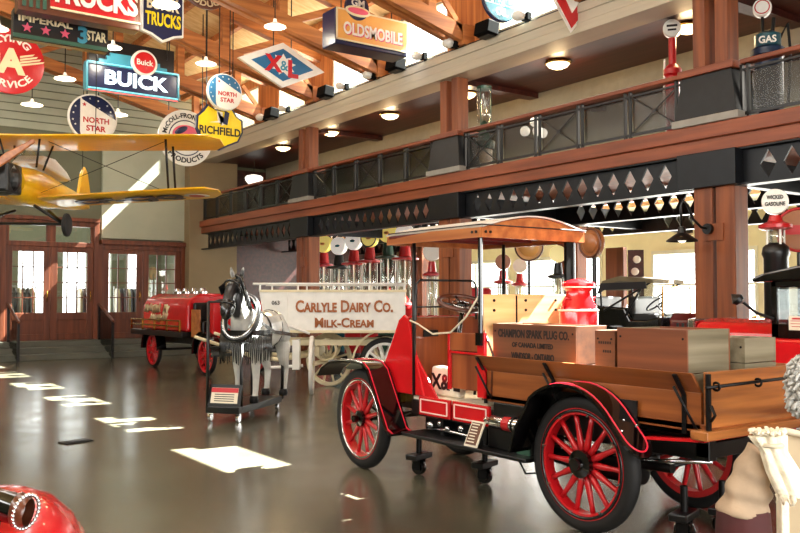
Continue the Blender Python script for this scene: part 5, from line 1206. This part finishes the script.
# cluster of white globes on the balcony
q = gx(535, 132, 11.6); t = thing('globe_lamp', 'standing lamp with white globes behind the balcony railing', 'lamp', (q.x, q.y, 3.78))
h = q.z-3.78; MB().lathe([(.18, 0), (.18, .04), (.03, .08), (.025, h)], n=16).build('stand', 'black', t, smooth='auto')
for a, r, z in ((0, .2, 0), (2.1, .2, .03), (4.2, .2, -.02), (1, 0, .2)):
    MB().ell((r*math.cos(a), r*math.sin(a), h+z), (.1, .1, .1)).build('globe', 'globe_glow', t, smooth=True); MB().tube([(0, 0, h-.15), (r*math.cos(a), r*math.sin(a), h+z-.1)], .012, 6).build('arm', 'black', t)
# flood lamps along the cream beam
for k, (u, v, kind, lab) in enumerate(((262, 120, 'w', 'white round spot lamp on the beam, farthest'), (272, 118, 'b', 'black flood lamp on the beam under the smaller starred sign'), (285, 112, 'w', 'white round spot lamp on the beam under the blue diamond sign'),
        (326, 98, 'b', 'black flood lamp on the beam right of the blue diamond sign'), (343, 90, 'w', 'small white spot lamp on the beam left of the orange box sign'), (370, 79, 'w', 'white round spot lamp on the beam under the orange box sign'), (396, 73, 'b', 'black flood lamp on the beam under the right end of the orange box sign'),
        (420, 66, 'w', 'small white spot lamp with black bracket mid beam'), (451, 46, 'w', 'white round spot lamp on the beam above the middle column'), (487, 39, 'b', 'large black flood lamp on the beam below the pale blue round sign'), (522, 26, 'w', 'small spot lamp on the beam right of the pale blue round sign'), (612, 2, 'b', 'black flood lamp on the beam at the top edge'))):
    q = gx(u, v, 9.56); t = thing('flood_lamp', lab, 'lamp', (q.x, q.y, 6.14 if q.z < 6.3 else 6.16), 0, 'lamps along the cream beam')
    dz = q.z-t.location.z
    MB().b2((-.03, -.03, 0), (.22, .03, .03)).b2((-.02, -.02, 0), (.02, .02, max(.05, dz))).build('bracket', 'flat_black', t)
    if kind == 'b':
        MB().prism([(-.16, -.10), (.10, -.13), (.14, .10), (-.12, .13)], (0, -.18, max(.08, dz)), (1, 0, 0), (0, 0, 1), (0, .36, 0)).build('housing', 'flat_black', t, bevel=.02)
        MB().b2((-.10, -.14, max(.08, dz)-.14), (.08, .14, max(.08, dz)-.125)).build('lens', 'iron', t)
    else:
        MB().ell((-.05, .02, max(.08, dz)), (.11, .13, .09)).build('housing', 'sign_white', t, smooth=True); MB().b2((-.02, -.16, max(.08, dz)-.1), (.06, -.08, max(.08, dz)+.02)).build('clamp', 'flat_black', t)
# gooseneck lamp on the near column
yl = gx(709, 229, 9.70).y; q = gx(709, 229, 9.70)
t = thing('gooseneck_lamp', 'black gooseneck barn lamp on the near timber column', 'lamp', (9.70, q.y, q.z))
MB().cyl((-.0, 0, 0), (-.05, 0, 0), .07).build('wall_plate', 'black', t)
e = gx(682, 240, 9.3)-t.location
MB().tube([(0, 0, 0), (e.x*.3, e.y*.3, .02), (e.x*.6, e.y*.55, .12), (e.x*.8, e.y*.72, .30), (e.x, e.y*.9, .37), (e.x*1.05, e.y, .28), (e.x, e.y, e.z+.15)], .018, 8).build('arm', 'black', t, smooth=True)
MB().lathe([(.20, -.02), (.19, .0), (.12, .05), (.06, .09), (.045, .17), (0, .18)], e, n=28, cap=False).build('shade', 'black', t, smooth='auto')
MB().ell(e+V((0, 0, .02)), (.06, .06, .06)).build('bulb', 'globe_glow', t, smooth=True)

# ================================================================== SMALL THINGS ON THE FLOOR, FOREGROUND
def stair_rail(u, label):
    q = gz(u, 352, .15); t = thing('stair_railing', label, 'railing', (q.x, 22.75, 0))
    MB().prism([(0, 0), (1.25, .45), (1.25, 1.35), (0, .95)], (-.012, .12, 0), (0, 1, 0), (0, 0, 1), (.024, 0, 0)).build('panel', 'smoke_mesh', t)
    for y, z0, z1 in ((.08, 0, .98), (1.36, .45, 1.40)): MB().b2((-.03, y-.03, z0), (.03, y+.03, z1)).build('post', 'black', t)
    MB().tube([(0, -.02, .98), (0, .08, 1.0), (0, 1.42, 1.44)], .035, 8).build('handrail', 'door_wood', t, smooth=True)
stair_rail(108, 'dark stair railing with wooden handrail between the shop doors'); stair_rail(2, 'dark stair railing at the left edge of the steps')
q = gz(76, 442, 0); t = thing('floor_plate', 'small dark outlet plate set on the floor near the left', 'plate', (q.x, q.y, 0), .3)
MB().b2((-.16, -.1, 0), (.16, .1, .012)).build('cover', 'iron', t, bevel=.004); MB().b2((-.1, -.05, .012), (.1, .05, .018)).build('lid', 'black', t)

# red car corner at the bottom left
q = gd(8, 520, 2.75); RC_ = thing('vintage_car', 'corner of a red car with black ribbed lamp at the bottom left', 'car', (q.x, q.y, 0), CAMROT)
MB().lathe([(1.0, -1.0), (1.0, -.35), (.97, .0), (.90, .30), (.78, .55), (.60, .78), (.38, .92), (.18, .985), (0, 1.0)], (-.19, .2, .60), (0, 0, .335), 40, sx=.34, sy=.62).build('fender', 'truck_red', RC_, smooth=True)
for o_ in [RC_.children[-1]]:
    for v in o_.data.vertices: v.co.z = .60+(v.co.z-.60)*.335
MB().tube([(-.19+.335*math.cos(a), .2-.61*math.sin(a), .64) for a in [PI*k/24 for k in range(25)]], .012, 8).build('fender_bead', 'truck_red', RC_, smooth=True)
w_ = spoked_wheel(RC_, V((-.19, .1, .34)), .34, .10, 10, 'spoke_red', 'rubber', tire=.07)
lz = .985
lm = MB().lathe([(0, -.02), (.03, -.01), (.05, .03), (.052, .12), (.050, .13)], (-.07, 0, lz-.035), (.92, -.35, -.12), 24).build('lamp', 'black_gloss', RC_, smooth='auto')
ax_ = V((.92, -.35, -.12)).normalized(); ce = V((-.07, 0, lz-.035))+ax_*.13
MB().lathe([(.050, -.01), (.058, 0), (.055, .03), (.045, .045)], ce, ax_, 28, cap=False).build('lamp_hood', 'dark_wood', lm, smooth='auto')
u_ = ax_.orthogonal().normalized(); v_ = ax_.cross(u_)
b0 = MB()
for k in range(26): a = 2*PI*k/26; b0.ell(ce+ax_*.035+(u_*math.cos(a)+v_*math.sin(a))*.053, (.007, .007, .007), 8, 6)
b0.build('beaded_rim', 'chrome', lm, smooth=True)
MB().cyl((-.05, 0, .80), (-.03, 0, .95), .015, n=10).build('lamp_stem', 'black', RC_)

# canvas bundle and board at the bottom right
mat('canvas', (176, 152, 126), .85, var=.12, scale=9, bump=.4); mat('maroon_cloth', (70, 22, 22), .8, var=.15, scale=8, bump=.3); mat('frayed', (244, 232, 206), .9, var=.08, scale=30, bump=.5); mat('board_tan', (170, 150, 118), .7, var=.06)
q = gd(746, 500, 2.9); CB = thing('canvas_bundle', 'beige canvas bundle in maroon cloth, tied with frayed cream cloth, bottom right', 'bundle', (q.x, q.y, 0), CAMROT)
MB().lathe([(.09, 0), (.098, .1), (.096, .5), (.09, .82), (.085, .88), (.08, .89)], (-.01, 0, 0), (0, 0, 1), 28).build('maroon_wrap', 'maroon_cloth', CB, smooth='auto')
mb = MB(); rows = []; rs = random.Random(5)
for i in range(31):
    t = i/30; z = .875+.205*t; r = .080*(1-.50*t**1.4)+.007*math.sin(t*19+.5)*(1-t*.6); cx = -.012+.062*t**1.2
    rows.append([mb.bm.verts.new((cx+(r+.004*math.sin(3*2*PI*j/28+t*9))*math.cos(2*PI*j/28), (r+.004*math.sin(2*2*PI*j/28+t*7))*math.sin(2*PI*j/28), z-.022*math.cos(2*PI*j/28+.6)*(.3+t))) for j in range(28)])
for A, B in zip(rows, rows[1:]):
    for j in range(28): mb._f([A[j], A[(j+1) % 28], B[(j+1) % 28], B[j]])
mb._f(rows[-1]); mb._f(rows[0][::-1]); mb.build('canvas_roll', 'canvas', CB, smooth=True)
def cpos(t): return V((.046+.075*max(0, t-.1), -.075-.03*t, 1.155-.20*t))
mb = MB(); rows = []
for i in range(17):
    t = i/16; p_ = cpos(t); r = .026+.020*min(1, t*1.6)+.028*max(0, .22-t)*4.5
    rows.append([mb.bm.verts.new((p_.x+(r*(1+.24*math.sin(7*2*PI*j/42+t*2)))*math.cos(2*PI*j/42), p_.y+(r*.6*(1+.24*math.sin(7*2*PI*j/42)))*math.sin(2*PI*j/42), p_.z+.012*math.cos(2*PI*j/42)*(1-t))) for j in range(42)])
for A, B in zip(rows, rows[1:]):
    for j in range(42): mb._f([A[j], A[(j+1) % 42], B[(j+1) % 42], B[j]])
cl = mb.build('frayed_cloth', 'frayed', CB, smooth=True); cl.modifiers.new('solid', 'SOLIDIFY').thickness = .004
fr = MB(); p_ = cpos(0)
for k in range(80):
    a = rs.uniform(0, 2*PI); q0 = p_+V((.042*math.cos(a), .03*math.sin(a), -.005)); d_ = V((math.cos(a)*rs.uniform(.3, 1.1)-.2, math.sin(a)*.6, rs.uniform(.1, .7))).normalized()*rs.uniform(.014, .026)
    fr.tube([q0, q0+d_*.6+V((0, 0, .006)), q0+d_], [.006, .006, .003], 5)
p_ = cpos(1)
for k in range(30):
    a = rs.uniform(0, 2*PI); q0 = p_+V((.055*math.cos(a), .033*math.sin(a), .005)); fr.tube([q0, q0+V((.004, 0, -.014)), q0+V((rs.uniform(-.006, .012), 0, -.03))], [.005, .004, .002], 5)
tag(fr.build('frayed_edge', 'frayed', cl, smooth=True), kind='stuff')
MB().torus(cpos(.2), (0, .1, 1), .034, .007, 24, 8).build('tie_cord', 'rope', CB, smooth=True)
q = gd(798, 500, 3.05); t = thing('tan_board', 'tan board with pale edge strip at the bottom right corner', 'board', (q.x, q.y, 0), CAMROT)
MB().b2((-.035, 0, 0), (.5, .03, 1.11)).build('panel', 'board_tan', t, bevel=.004); MB().b2((-.065, -.012, 0), (-.035, .035, 1.13)).build('edge_strip', 'frayed', t, bevel=.006)
MB().tube([(-.05, -.02, 1.13), (.1, -.02, 1.095), (.4, -.02, 1.07)], .012, 8).build('cord', 'rope', t, smooth=True)
# shaggy grey-white thing hanging in from the right edge
q = gd(808, 385, 2.6); t = thing('fleece', 'shaggy grey-white fleece on a stand at the right edge', 'fleece', (q.x, q.y, 0), CAMROT)
MB().tube([(.0, 0, 0), (0, 0, 1.36)], .02, 8).box((0, 0, .02), (.3, .3, .04)).build('stand', 'iron', t)
mat('fleece_wool', (206, 204, 198), .95, var=.15, scale=30, bump=.5)
mb = MB().ell((0, 0, 1.335), (.05, .06, .085), 18, 12).build('core', 'fleece_wool', t, smooth=True)
fr = MB()
for k in range(420):
    a, b_ = rs.uniform(0, 2*PI), rs.uniform(-1.3, 1.3); nrm = V((math.cos(a)*math.cos(b_), math.sin(a)*math.cos(b_), math.sin(b_))); q0 = V((0, 0, 1.335))+V((nrm.x*.05, nrm.y*.06, nrm.z*.085))
    fr.tube([q0, q0+nrm*.010+V((rs.uniform(-.01, .01), 0, rs.uniform(-.01, .01))), q0+nrm*.014+V((rs.uniform(-.015, .015), 0, -.012))], [.006, .006, .004], 5)
tag(fr.build('wool', 'fleece_wool', mb, smooth=True), kind='stuff')
